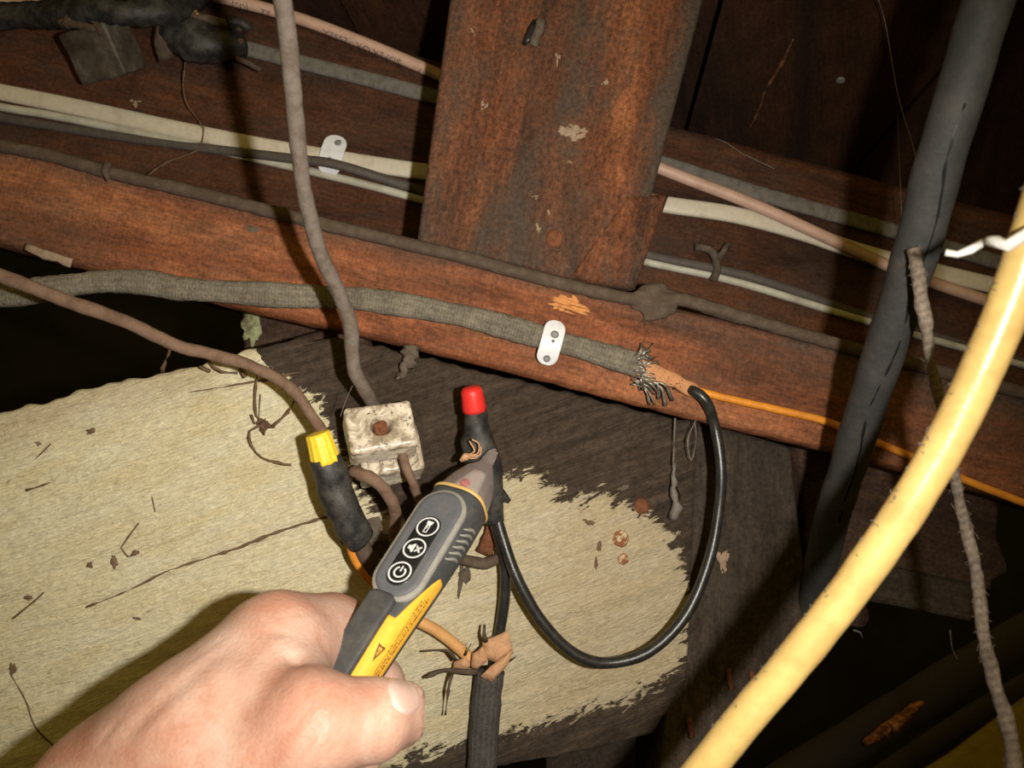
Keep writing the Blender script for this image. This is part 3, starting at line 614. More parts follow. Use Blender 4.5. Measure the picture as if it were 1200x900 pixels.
# ------------------------------------------------------------------ clips
def clip(label, pl, a, b, wpx, off, bulge, holes, tiny=None):
    p0, p1 = pl.at(*a, off), pl.at(*b, off); ey = (p0 - p1); L = ey.length; ey.normalize(); n = pl.n; ex = ey.cross(n).normalized(); c = (p0 + p1) / 2; n = ex.cross(ey)
    R = np.array([ex, ey, n]); C = np.array(c); hw = wpx / 2 * pl.d(*a) / F
    def f(p):
        q = (p - C) @ R.T; q[:, 2] -= bulge / 1000 * np.cos(np.clip(q[:, 1] / L * PI, -1.5, 1.5))
        d2 = np.stack([np.abs(q[:, 0]), np.abs(q[:, 1])], 1); cor = hw * .86
        e = d2 - np.array([hw - cor, L / 2 - cor]); s = np.linalg.norm(np.maximum(e, 0), axis=1) + np.minimum(e.max(1), 0) - cor
        for hx, hy, hr in holes: s = np.maximum(s, hr / 1000 - np.hypot(q[:, 0] - hx / 1000, q[:, 1] - hy / 1000))
        return np.maximum(s, np.abs(q[:, 2]) - .0006)
    o = thing('wire_clip', label, 'clip', p1); r = L / 2 + .004
    mk('strap', sdf_geo(f, C - r, C + r, .00042), mat('zinc'), o)
    for hx, hy, hr in holes[:2]:
        z = bulge * math.cos(max(-1.5, min(1.5, hy / 1000 / L * PI))) - .6
        mk('nail', disc(c + ex * hx / 1000 + ey * hy / 1000 + n * z / 1000, n, hr * .95, .5, dome=.1), mat('nailgrey'), o, 'dull grey nail head')
    return o
clip('white metal clip nailed over the wide cream cable', A, (398, 161), (385, 207), 27, 3.2, 3.6, [(1.4, 8.2, 2.0), (-.6, -4.2, 1.9)])
clip('white metal clip holding the grey woven loom to the beam', B, (652, 377), (638, 428), 25, 4.6, 4.6, [(.6, 4.2, 1.9), (0, -8.4, 1.6), (.6, .8, .7)])

# ------------------------------------------------------------------ woven loom with its fray, wires
bx = thing('woven_loom', 'grey woven flat loom pinned along the beam with a frayed end', 'cable', P(300, 345, .4))
bxp = [P(-130, 350, .40), P(0, 346, .392), P(70, 336, .392), P(120, 330, .394), P(170, 331, .395), P(210, 338, .395), P(280, 343, .395), P(350, 347, .395)] + on(B, [(420, 351), (490, 361), (560, 375), (650, 400), (700, 414), (748, 429)], 3.5)
mk('sheath', T_(bxp, 5.9, seg=20, flat=.62, e=2.6, step=.002, lump=.5, rfun=lambda t: 1 + .08 * math.sin(t * 40)), mat('bx'), bx)
fray = Geo()
for i in range(60):
    t = random.random(); x0, y0 = 742 + random.random() * 10, 415 + t * 36
    dirx = 3 + random.random() * 17; diry = (t - .45) * 24 + random.uniform(-9, 9) + 4
    if i % 7 == 0: dirx, diry = random.uniform(-2, 8), random.uniform(18, 34) * (1 if t > .4 else -.4)
    o0 = 2 + 5 * random.random()
    tube(fray, [B.at(x0 - 5, y0, 5), B.at(x0 + dirx * .4, y0 + diry * .3, o0 + 3), B.at(x0 + dirx, y0 + diry, o0)], .36 + .25 * random.random(), seg=5, step=.0015, lump=.6, lumpscale=350)
mk('frayed_strands', fray, mat('steel'), bx, 'frayed bright and dark strands', kind='stuff')
st = Geo()
for (x, y) in ((786, 461), (778, 467), (770, 459)): tube(st, [B.at(756, 447, 5), B.at((x + 756) / 2 + 4, (y + 447) / 2 - 3, 8), B.at(x, y + 8, 4)], .8, seg=6, step=.002, rfun=lambda t: .6 + .7 * t)
mk('thick_strands', st, mat('steel'), bx, kind='stuff')
g = T_(on(B, [(742, 428, 4), (765, 438, 5), (790, 448, 5), (815, 460, 4)], 5), 5.0, seg=14, flat=.5, lump=1.6, lumpscale=260, rfun=lambda t: 1.0 - .38 * t)
mk('paper_wrap', g, mat('paper'), bx, 'torn tan paper wrap')
sp = Geo()
for i in range(16):
    x = 768 + random.random() * 30; y = 440 + (x - 768) * .52 + random.uniform(-10, 5)
    sp.add(*(lambda b: (b.v, b.f))(blob(B, x, y, 1.3, 1.6, 8.1, i)))
mk('print_dots', sp, mat('ink'), bx, 'dark dots printed on the paper', kind='stuff')
ow = [B.at(800, 452, 4), B.at(830, 462, 3.5), B.at(900, 478, 3), B.at(960, 492, 3), B.at(1000, 508, 3), B.at(1075, 539, 3), B.at(1140, 567, 3), B.at(1205, 592, 3), B.at(1400, 670, 3)]
mk('orange_wire', T_(ow, 2.0, seg=12), mat('orange'), None, 'bright orange wire along the right lower edge of the red beam', 'wire')
bl = [B.at(806, 456, 4), B.at(822, 468, 7), P(838, 500, .402), P(845, 550, .400), P(842, 600, .400), P(830, 660, .398), P(803, 722, .394), P(760, 764, .390), P(710, 777, .388), P(672, 765, .386), P(635, 728, .385), P(606, 678, .385), P(589, 630, .387), P(580, 598, .388)]
mk('black_looped_wire', T_(bl, 2.75, seg=14, lump=.25, lumpscale=90), mat('black'), None, 'shiny black wire drooping in a U loop from the loom to the red cap', 'wire')
bs = [P(574, 590, .390), P(585, 630, .392), P(592, 665, .394), P(591, 705, .396), P(584, 750, .398), P(578, 790, .398)]
mk('black_straight_wire', T_(bs, 2.7, seg=14), mat('black'), None, 'straight black wire rising from the cloth covered stub', 'wire')
# red splice
rs = thing('red_wire_connector', 'red capped wire connector wrapped in black tape', 'connector', P(575, 600, .39))
ra = [P(551, 455, .378), P(553, 462, .378), P(556, 480, .380), P(558, 500, .382), P(563, 530, .384), P(571, 565, .386), P(578, 600, .388), P(581, 612, .389)]
cap = [P(552, 454, .376), P(554, 466, .377), P(556, 481, .379)]
mk('cap', T_(cap, 5.6, seg=24, rfun=lambda t: (.72 if t < .02 else .9 + .13 * t), rib=(10, .015), step=.0015), mat('redcap'), rs, 'bright red plastic cap')
mk('cap_top', disc(P(552, 454, .376), cap[0] - cap[1], 4.05, .2, seg=20, dome=.4), mat('redcap'), rs)
def tprof(t): return [5.5, 5.9, 8.2, 8.9, 8.5, 7.2, 6.0, 4.8][min(7, int(t * 7))] * (1 - (t * 7) % 1) + [5.5, 5.9, 8.2, 8.9, 8.5, 7.2, 6.0, 4.8][min(7, int(t * 7) + 1)] * ((t * 7) % 1)
mk('tape_wrap', T_([P(556, 479, .379)] + ra[3:], 1.0, seg=20, rfun=lambda t: tprof(t) * .98, lump=1.3, lumpscale=130, step=.0015, flat=.85), mat('tape'), rs, 'black electrical tape')
mk('tape_flap', T_([P(580, 575, .387), P(592, 584, .388), P(597, 588, .389)], 4, seg=8, flat=.4, rfun=lambda t: 1 - .7 * t), mat('tape'), rs)
spd = thing('spider', 'small pale brown spider husk on the black taped red connector', 'spider', P(545, 536, .37))
mk('body', T_([P(540, 540, .372), P(546, 535, .3715), P(552, 533, .372)], 1.5, seg=8, rfun=lambda t: .6 + .7 * math.sin(PI * t), lump=.6, lumpscale=900), mat('papertan'), spd)
for k, q in enumerate([[(548, 534), (556, 528), (550, 517)], [(550, 534), (560, 531), (561, 520), (553, 515)], [(551, 535), (562, 533), (564, 523)], [(547, 536), (556, 537), (563, 532)]]):
    mk('leg', T_([P(x, y, .3705 - .0008 * (i % 2)) for i, (x, y) in enumerate(q)], .4, seg=5, step=.001), mat('papertan'), spd)
# yellow splice
ys = thing('yellow_wire_connector', 'yellow capped wire connector with a black taped tail', 'connector', P(425, 620, .37))
cap = [P(372, 508, .358), P(376, 520, .359), P(382, 541, .361)]
mk('cap', T_(cap, 6.2, seg=48, rfun=lambda t: .86 + .2 * t, rib=(12, .045), step=.0015), mat('yellowcap'), ys, 'ribbed yellow plastic cap')
mk('cap_top', disc(P(372, 508, .358), cap[0] - cap[1], 5.2, .2, seg=20, dome=.3), mat('yellowcap'), ys)
mk('tape_wrap', T_([P(381, 536, .360), P(388, 560, .362), P(400, 592, .365), P(417, 625, .369), P(424, 634, .371)], 7.2, seg=20, flat=.9, lump=1.5, lumpscale=120, step=.0015, rfun=lambda t: .92 + .18 * math.sin(PI * t)), mat('tape'), ys, 'dusty black tape')
mk('brown_lead', T_([P(418, 622, .370), P(426, 645, .374), P(440, 668, .378), P(452, 690, .384)], 4.2, seg=12, lump=1., lumpscale=300), mat('umber_cable'), ys, 'crusty brown lead out of the tape')
mk('orange_lead', T_([P(410, 628, .372), P(414, 648, .374), P(424, 666, .376), P(440, 684, .379), P(470, 712, .382)], 2.5, seg=12), mat('orange'), ys, 'orange lead out of the tape')
mk('brown_wire', T_([P(-160, 262, .33), P(0, 323, .338), P(80, 353, .342), P(150, 378, .346), P(205, 404, .350), P(250, 416, .353), P(300, 431, .357), P(340, 455, .360), P(362, 482, .362), P(378, 506, .362), P(388, 530, .364)], 3.3, seg=12, lump=.5, lumpscale=200, rfun=lambda t: 1 - .25 * t), mat('brown_cable'), None, 'dusty brown wire sweeping from the left edge to the yellow cap', 'wire')
for i in range(2): pass
# grey cable down into the insulator
mk('grey_dusty_cable', T_([P(312, -90, .262), P(331, 0, .272), P(342, 90, .285), P(349, 170, .300), P(358, 230, .312), P(375, 295, .328), P(398, 345, .342), P(411, 380, .350), P(412, 410, .354), P(416, 435, .357), P(426, 454, .365), P(438, 476, .382), P(446, 490, .392)], 3.2, seg=14, lump=.5, lumpscale=160), mat('grey_cable'), None, 'thick dusty grey cable hanging down in front to the porcelain insulator', 'cable')

# porcelain insulator
nI = Vector((.21, .47, .86)).normalized(); exI = Vector((.99, .13, -.31)); exI = (exI - nI * exI.dot(nI)).normalized(); eyI = nI.cross(exI)
RI = [exI, eyI, nI]; cF = P(447, 499, .366); cI = cF - nI * .008
ins = thing('porcelain_insulator', 'grimy white square porcelain insulator with a rusty nail in its hole', 'insulator', cF - nI * .04)
def capf(p):
    d, q = rbox(p, cI, RI, (.0155, .0115, .0085), .0022)
    d = np.maximum(d, -(np.hypot(q[:, 0] * .95, q[:, 1]) - .0050 + np.maximum(0, (.0085 - q[:, 2]) * .35)))
    d = np.maximum(d, -(np.hypot((np.abs(q[:, 0]) - .009), q[:, 2] + .0085) - .0030))
    return d + wob(p, 500, 1) * .00035
mk('cap_block', sdf_geo(capf, np.array(cI) - .023, np.array(cI) + .023, .0006), mat('porcelain'), ins)
cB = cI - nI * .0185 + Vector((.0055, -.0035, 0))
def basef(p):
    d, q = rbox(p, cB, RI, (.0150, .0115, .0095), .002)
    d = np.maximum(d, -(np.hypot((np.abs(q[:, 0]) - .009), q[:, 2] - .0095) - .0030))
    return d + wob(p, 450, 5) * .0004
mk('base_block', sdf_geo(basef, np.array(cB) - .024, np.array(cB) + .024, .0007), mat('porcelain'), ins)
nh = Geo(); nh.add(*(lambda b: (b.v, b.f))(disc(cF - nI * .0028, nI, 3.7, .9, jit=.35, seed=2)))
tube(nh, [cF - nI * .003, cF - nI * .046], 1.8, seg=10); mk('nail', nh, mat('rust'), ins, 'rusty nail head')
mk('brown_loop_wire', T_([P(412, 552, .366), P(424, 556, .360), P(440, 564, .358), P(455, 580, .362), P(463, 600, .370), P(462, 625, .380), P(470, 655, .39)], 2.9, seg=12, lump=.7, lumpscale=300), mat('brown_cable'), None, 'brown wire curling out from under the porcelain insulator', 'wire')
mk('brown_short_wire', T_([P(470, 528, .374), P(475, 545, .370), P(482, 562, .372), P(490, 582, .382), P(506, 615, .392)], 2.2, seg=12, lump=.6, lumpscale=300), mat('brown_cable'), None, 'short thin brown wire right of the insulator base', 'wire')
mk('brown_stub', T_([P(520, 650, .395), P(548, 657, .394), P(570, 660, .395), P(592, 652, .398)], 2.8, seg=12, lump=.8, lumpscale=300), mat('umber_cable'), None, 'dark brown wire stub crossing behind the tester grip', 'wire')
mk('bark_flake', T_([T.at(578, 600, 3), T.at(574, 625, 6), T.at(566, 648, 3)], 4.5, seg=8, flat=.3, lump=2, lumpscale=250, rfun=lambda t: .7 + .3 * t), mat('rust'), None, 'reddish bark flake beside the black wires', 'flake')
for p, r in (([(420, 596), (436, 592), (452, 596), (470, 590)], 3.2), ([(398, 600), (420, 606), (440, 600)], 2.5)):
    pass
mk('mud_daub', blob(T, 432, 632, 26, 24, 6, 7, .3, .5), mat('mud'), None, 'dusty brown daub behind the taped yellow connector', 'mud')
mk('mud_daub', blob(T, 542, 672, 7, 20, 2.5, 9, .1, .5), mat('mud'), None, 'narrow brown daub below the tester grip', 'mud')
mk('faded_orange_wire', T_([P(440, 690, .382), P(480, 722, .386), P(510, 738, .390), P(535, 757, .394), P(556, 776, .396)], 2.9, seg=12), mat('orangetan'), None, 'faded orange wire running from behind the tester to the torn paper', 'wire')

# cloth covered stub with torn paper
cs = thing('cloth_cable_stub', 'dark cloth covered cable stub rising at the bottom with torn paper top', 'cable', P(562, 960, .39))
mk('sheath', T_([P(560, 1000, .388), P(564, 920, .392), P(567, 860, .395), P(571, 810, .396), P(574, 786, .396)], 7.4, seg=20, lump=.5, lumpscale=300), mat('cloth'), cs)
pp = Geo()
def shard(g, pts, d, th=.6, seed=0, curl=2.5):           # torn sheet with thickness
    c = (sum(p[0] for p in pts) / len(pts), sum(p[1] for p in pts) / len(pts)); ring = []
    for i in range(len(pts)):
        a, b = pts[i], pts[(i + 1) % len(pts)]
        for k in range(4):
            t = k / 4; x = a[0] + (b[0] - a[0]) * t + random.uniform(-.8, .8); y = a[1] + (b[1] - a[1]) * t + random.uniform(-.8, .8); ring.append((x, y))
    v = []; nn = len(ring)
    for q in (0, .5, 1.):
        for x, y in ring:
            X, Y = c[0] + (x - c[0]) * q, c[1] + (y - c[1]) * q
            v.append(P(X, Y, d + curl / 1000 * (q * q) * .8 + .0015 * mnoise.noise(Vector((X * .08, Y * .08, seed)))))
    v2 = [p - Vector((0, 0, th / 1000)) for p in v]; f = []
    for r in range(2):
        for j in range(nn):
            a, b = r * nn + j, r * nn + (j + 1) % nn; f += [(a, b, b + nn, a + nn), (a + 3 * nn, a + 4 * nn, b + 4 * nn, b + 3 * nn)]
    for j in range(nn): a, b = 2 * nn + j, 2 * nn + (j + 1) % nn; f.append((a, b, b + 3 * nn, a + 3 * nn))
    g.add(v + v2, f)
for i, (pts, d) in enumerate([([(566, 752), (596, 738), (602, 766), (584, 778), (566, 770)], .387), ([(562, 792), (588, 770), (601, 762), (596, 778), (576, 800)], .384), ([(554, 766), (566, 758), (572, 774), (560, 784), (552, 782)], .386), ([(532, 776), (548, 768), (556, 780), (544, 786), (531, 784)], .391)]):
    g = Geo(); shard(g, pts, d, seed=i * 5); mk('torn_paper', g, mat('papertan'), cs, 'torn tan paper shred')
for q, r in (([(560, 788), (540, 787), (520, 786), (498, 794)], 1.4), ([(534, 774), (526, 763), (512, 762), (495, 763)], .9), ([(530, 790), (526, 805), (522, 838)], .8), ([(569, 752), (567, 742), (568, 732)], 1.1), ([(545, 768), (552, 754)], .5), ([(596, 775), (606, 768)], .6)):
    mk('bark_strip', T_([P(x, y, .388 - .004 * (i == 1)) for i, (x, y) in enumerate(q)], r, seg=6, flat=.6, lump=.7, lumpscale=500, rfun=lambda t: 1.1 - .5 * t), mat('umber_cable'), cs, 'stiff dark strip of torn sheath')

# ------------------------------------------------------------------ near cables at right
yc = thing('yellow_cable', 'thick bright yellow cable close in front at the right', 'cable', P(820, 930, .25))
ycp = [P(1390, -420, .196), P(1345, -200, .200), P(1296, 0, .205), P(1250, 150, .210), P(1222, 240, .213), P(1196, 320, .217), P(1165, 400, .221), P(1118, 500, .227), P(1066, 590, .232), P(1000, 685, .238), P(930, 775, .243), P(868, 848, .247), P(815, 915, .250), P(740, 1010, .255), P(600, 1180, .262), P(470, 1330, .27)]
mk('sheath', T_(ycp, 5.7, seg=22, lump=.25, lumpscale=120), mat('yellowrod'), yc)
fz = Geo()
fr_ = path_frames(resample(ycp, .002))
sgn = -1 if (M3 @ fr_[30][2]).dot(M3 @ Vector((1, 0, 0))) > 0 else 1
for i in range(120):
    p, Tt, Bb, Nn, s_ = random.choice(fr_); a = random.uniform(-.2, .5)
    d_ = Bb * sgn * math.cos(a) + Nn * math.sin(a)
    q = p + d_ * .0056; tube(fz, [q, q + d_ * .0006 + Tt * random.uniform(-.0008, .0008), q + d_ * .0009 + Tt * random.uniform(-.0012, .0012)], .11, seg=4, step=.001)
mk('lint', fz, mat('web'), yc, 'dusty lint along the sheath', kind='stuff')
ws = T_([P(1108, 296, .225), P(1122, 298, .224), P(1138, 292, .2225), P(1152, 284, .220), P(1166, 284, .214), P(1182, 288, .210), P(1200, 276, .2065), P(1222, 262, .2075)], 1.2, seg=8, lump=.8, lumpscale=500, rfun=lambda t: .7 + 1.0 * t)
mk('white_twine', ws, mat('white_string'), None, 'scrap of white twine tied round the yellow cable', 'twine')
cd = thing('black_sheathed_cable', 'thick black dusty cable slanting down at the right, split along its side', 'cable', P(955, 700, .43))
cdp = [P(1250, -260, .245), P(1190, -90, .250), P(1158, 0, .256), P(1132, 90, .263), P(1104, 180, .273), P(1080, 270, .287), P(1056, 350, .303), P(1030, 430, .322), P(1008, 500, .343), P(986, 570, .368), P(968, 635, .397), P(955, 700, .430), P(944, 760, .455)]
mk('sheath', T_(cdp, 7.8, seg=22, lump=.7, lumpscale=70), mat('conduit'), cd)
fr_ = path_frames(resample(cdp, .004)); sp_ = []
for p, Tt, Bb, Nn, s_ in fr_[22:90]:
    a = -.15 + .5 * mnoise.noise(Vector((s_ * 25, 3, 0))) + PI / 2
    sp_.append(p + (Bb * math.cos(a) + Nn * math.sin(a)) * .0076)
mk('split_seam', T_(sp_[:45], .55, seg=6, lump=.6, lumpscale=300), mat('penblack'), cd, 'dark split along the sheath')
tw = thing('fuzzy_twine', 'fuzzy brown twine hanging from the black cable past the yellow cable', 'twine', P(1190, 930, .27))
twp = [P(1070, 292, .281), P(1076, 325, .280), P(1083, 370, .280), P(1090, 420, .280), P(1104, 480, .280), P(1115, 545, .280), P(1128, 600, .284), P(1143, 665, .278), P(1152, 740, .273), P(1166, 800, .268), P(1181, 850, .264), P(1193, 930, .260)]
mk('strand', T_(twp, 1.55, seg=10, lump=.8, lumpscale=200, rfun=lambda t: 1.0 + .6 * t + (.5 if t < .15 else 0)), mat('string'), tw)
fz = Geo(); fr_ = path_frames(resample(twp, .002))
for i in range(160):
    p, Tt, Bb, Nn, s_ = random.choice(fr_); a = random.uniform(0, 6.28); d_ = Bb * math.cos(a) + Nn * math.sin(a)
    tube(fz, [p + d_ * .0014, p + d_ * .0022 + Tt * random.uniform(-.001, .001), p + d_ * .003 + Tt * random.uniform(-.002, .002)], .11, seg=4, step=.001)
mk('loose_fibres', fz, mat('string'), tw, kind='stuff')

# ------------------------------------------------------------------ sooty junction at top left
def AP(x, y, off=0): return P(x, y, .50 - off / 1000)
jc = thing('porcelain_cleat', 'sooty grey porcelain cleat on the rim board at top left', 'insulator', AP(125, 80))
edgeJ = P(134, 57, .458); vd = -edgeJ.normalized(); ev_ = Vector((-.41, .91, 0)); ev_ = (ev_ - vd * ev_.dot(vd)).normalized(); hv = ev_.cross(vd)
if hv.x < 0: hv = -hv
nR = (vd * math.cos(math.radians(52)) + hv * math.sin(math.radians(52))); nL = (vd * math.cos(math.radians(38)) - hv * math.sin(math.radians(38)))
RJ = [nR, ev_, nL]; cJ = np.array(edgeJ - nR * .0165 - nL * .0115)
RJm = np.array(RJ)
def cleat(p):
    d, q = rbox(p, cJ, RJm, (.0165, .0145, .0115), .0016); return d + wob(p, 300, 8) * .0005
mk('block', sdf_geo(cleat, cJ - .034, cJ + .034, .001), mat('sootporc'), jc)
for q, r, k in (([(78, 30), (92, 12), (110, 22), (122, 40)], 3.2, 'umber_cable'), ([(70, 26), (100, 30), (118, 36)], 2.2, 'umber_cable'), ([(106, 18), (116, 12), (124, 26)], 2.6, 'rust')):
    mk('tie_wire', T_([AP(x, y, 44 if i else 40) for i, (x, y) in enumerate(q)], r, seg=9, lump=1.2, lumpscale=300), mat(k), jc)
mk('sooty_black_cable', T_([AP(-60, 26, 18), AP(30, 18, 20), AP(76, 18, 34), AP(110, 12, 44), AP(150, 16, 46), AP(190, 14, 38), AP(214, 6, 26), AP(240, -14, 14), AP(290, -50, 8)], 7.5, seg=14, lump=2.5, lumpscale=140), mat('tape'), None, 'sooty black cable looping over the porcelain cleat', 'cable')
tb = thing('taped_splice', 'black taped splice with frayed brown paper near the top left', 'splice', AP(235, 70))
mk('tape_wrap', T_([AP(198, 38, 14), AP(214, 42, 16), AP(240, 50, 16), AP(268, 52, 13), AP(284, 52, 8)], 12, seg=18, lump=2.5, lumpscale=140, rfun=lambda t: .75 + .35 * math.sin(PI * min(1, t * 1.3)) - .35 * max(0, t - .7)), mat('tape'), tb)
mk('paper_collar', T_([AP(203, 20, 17), AP(192, 34, 20), AP(188, 52, 19), AP(196, 68, 14)], 4.6, seg=10, lump=2.5, lumpscale=200, flat=.6), mat('umber_cable'), tb, 'dark brown paper collar')
for q, r, k in (([(206, 12), (222, 22), (240, 34), (284, 50)], 2.0, 'rust'), ([(218, 16), (250, 24), (290, 34)], 2.6, 'umber_cable'), ([(268, 28), (282, 26), (292, 36)], 3.4, 'tape'), ([(232, 18), (224, 12), (212, 14)], 1.5, 'orangetan'), ([(276, 68), (292, 74), (306, 82)], 1.6, 'umber_cable'), ([(199, 46), (203, 50)], 1.2, 'mudlight')):
    mk('frayed_strip', T_([AP(x, y, 24 - 3 * i) for i, (x, y) in enumerate(q)], r, seg=8, lump=1., lumpscale=300), mat(k), tb)
mk('hanging_thread', T_([AP(217, 72, 12), AP(215, 100, 11), AP(219, 122, 10), AP(232, 140, 9), AP(238, 150, 6), AP(235, 172, 7), AP(222, 180, 8), AP(196, 190, 9), AP(172, 206, 9)], .55, seg=6, lump=.9, lumpscale=600), mat('root'), None, 'brown thread dangling from the taped splice to the old cable', 'thread')
mk('dust_clot', splash(A, 158, 121, 9, 7, 4, 0), mat('mudlight'), None, 'pale dust clot on the rim board left of the grey cable', 'dust')

# ------------------------------------------------------------------ cobwebs, rootlets
def web(label, pts, r, n='cobweb', k='web', **kw): return mk(n, T_(pts, r, seg=5, **kw), mat(k), None, label, n if n == 'cobweb' else 'root')
web('long cobweb strand hanging in the dark left of the black cable', [CE.at(1030, -30, 20), P(1038, 30, .44), P(1052, 110, .43), P(1068, 165, .42), P(1078, 200, .40)], .28)
web('second cobweb strand hanging to the tan cable left of the black cable', [CE.at(1052, 120, 10), P(1054, 190, .46), P(1057, 265, .46)], .22)
web('thin cobweb across the top of the rim board right of the strut', [CE.at(795, 150, 8), P(840, 163, .50), P(870, 180, .495), P(908, 198, .492)], .28)
web('fluffy dusty cobweb hanging under the beam beside the black loop', [P(791, 490, .418), P(790, 520, .416), P(789, 545, .415)], .4, lump=.6, lumpscale=500)
web('thick dust clump at the bottom of the cobweb by the loop', [T.at(788, 543, 4), T.at(785, 565, 6), T.at(788, 592, 6), T.at(786, 606, 3)], 2.6, lump=2.6, lumpscale=400, rfun=lambda t: .35 + .8 * t)
web('wispy black cobweb under the loom end', [P(817, 490, .414), P(806, 515, .414), P(810, 540, .414), P(816, 515, .413), P(814, 494, .413)], .3, lump=.4)
web('cobweb strand between the grey cable and the insulator', [P(413, 452, .357), P(405, 470, .362), P(399, 488, .360)], .15)
web('faint cobweb at lower right below the splintered block', [P(1113, 738, .5), P(1116, 760, .5), P(1121, 772, .5)], .5, lump=.8)
web('cobweb scrap under the wooden peg', [P(1000, 738, .45), P(1008, 741, .45), P(1011, 748, .45)], .6, lump=.8)
rt = thing('dried_rootlet', 'dried branching rootlet with clotted soil on the cream paint left of the yellow cap', 'root', T.at(310, 498))
for q in ([(303, 440), (300, 462), (302, 488), (308, 492)], [(320, 500), (338, 484), (346, 470), (352, 462)], [(310, 498), (294, 505), (296, 522), (308, 536), (326, 542), (342, 544)], [(308, 492), (300, 497), (296, 486)], [(312, 500), (311, 510)]):
    mk('root', T_([T.at(x, y, 4) for x, y in q], .62, seg=6, lump=.8, lumpscale=500), mat('root'), rt)
mk('soil_clot', blob(T, 310, 497, 10, 8, 5, 2, 0, .6), mat('root'), rt)
web('small rootlet tuft hanging from the brown wire', [P(201, 405, .352), P(197, 416, .356), P(193, 425, .36), P(190, 436, .365)], .7, 'rootlet_tuft', 'root', lump=1.2, lumpscale=500)
for i, q in enumerate([[(246, 424), (252, 432), (262, 436), (280, 438)], [(236, 430), (248, 436)], [(283, 432), (290, 442)]]):
    web(['rootlet mat where the brown wire meets the timber edge', 'short rootlet left of the mat on the timber edge', 'short rootlet right of the mat on the timber edge'][i], [T.at(x, y, 4) for x, y in q], 1.1, 'rootlet_mat', 'root', lump=1.6, lumpscale=400)
sc_ = Geo()
mk('debris_scrap', T_([P(30, 290, .40), P(60, 300, .399), P(84, 308, .399)], 2.2, seg=7, lump=2, lumpscale=300, flat=.4), mat('mudlight'), None, 'pale scrap of mud under the left end of the beam', 'mud')

# ------------------------------------------------------------------ voltage tester
c0 = P(538, 593, .352); c1 = P(417, 786, .300); eu = (c1 - c0).normalized(); tc_ = -((c0 + c1) / 2).normalized()
w0 = (tc_ - eu * tc_.dot(eu)).normalized(); v0 = eu.cross(w0).normalized()
if v0.x < 0: v0 = -v0
phi = math.radians(30); ew = w0 * math.cos(phi) - v0 * math.sin(phi); ev = v0 * math.cos(phi) + w0 * math.sin(phi)
def L(u, v, w_): return c0 + (eu * u + ev * v + ew * w_) / 1000
US = [-1, 4, 14, 24, 34, 46, 54, 64, 80, 104]; AA = [12.3, 12.6, 12.8, 12.6, 12.1, 11.4, 10.8, 10.2, 9.4, 8.6]; BB = [12.0, 11.6, 11.2, 10.9, 10.6, 10.2, 9.8, 9.3, 8.8, 8.2]
def sect(u, th, grow=0):
    a, b = np.interp(u, US, AA) + grow, np.interp(u, US, BB) + grow; c, s = math.cos(th), math.sin(th); e = 2 / 2.9
    return L(u, math.copysign(abs(c) ** e, c) * a, math.copysign(abs(s) ** e, s) * b)
def grid(g, fn, nu, nv, closed=False):
    v = [fn(i / nu, j / nv) for i in range(nu + 1) for j in range(nv + (0 if closed else 1))]; w_ = nv + (0 if closed else 1); f = []
    for i in range(nu):
        for j in range(nv): a, b = i * w_ + j, i * w_ + (j + 1) % w_; f.append((a, b, b + w_, a + w_))
    return g.add(v, f), w_
vt = thing('voltage_tester', 'grey and amber pen voltage tester held against the taped red connector', 'tester', L(100, 0, 0))
g, w_ = grid(Geo(), lambda s, t: sect(-1 + 105 * s, 2 * PI * t), 60, 48, True)
g.f += [tuple(range(48)), tuple(60 * 48 + j for j in range(48))]; mk('body', g, mat('pen'), vt)
def u0(th): k = max(0, min(1, (math.degrees(th) - 5) / 50)); return 36 + 25 * (k ** 1.2)
def shell(s, t):
    th = math.radians(-9 + 121 * t); u = u0(th) + (104 - u0(th)) * s; edge = min(s * 25, 1) * min(t * 30, 1) * min((1 - t) * 30, 1)
    return sect(u, th, -.4 + 1.0 * edge)
g, _ = grid(Geo(), shell, 60, 40); mk('amber_shell', g, mat('penyellow'), vt, 'amber side shell')
# warning print
def onshell(u, th, h=.78): return sect(u, th, h)
pr = Geo()
def patch(g, u, th, du, dth):
    g.add([onshell(u, th), onshell(u + du, th), onshell(u + du, th + dth), onshell(u, th + dth)], [(0, 1, 2, 3)])
for row in range(3):
    u = 47 + 1.5 * row
    while u < 84:
        d = random.choice([.35, .35, .7]); patch(pr, u, math.radians(3 + 7 * row), d, math.radians(random.uniform(2.4, 4.4))); u += d + random.choice([.3, .3, .8])
tri = [(73, 56), (80, 44), (73, 31)]
vv = [onshell(u, math.radians(t)) for u, t in tri]; inn = [onshell(74.0 + (u - 73) * .5, math.radians(44 + (t - 44) * .45)) for u, t in tri]
pr.add(vv + inn, [(0, 1, 4, 3), (1, 2, 5, 4), (2, 0, 3, 5)]); patch(pr, 74.4, math.radians(42.5), 1.6, math.radians(3)); 
mk('warning_print', pr, mat('ink'), vt, 'tiny dark warning print and triangle', smooth=False)
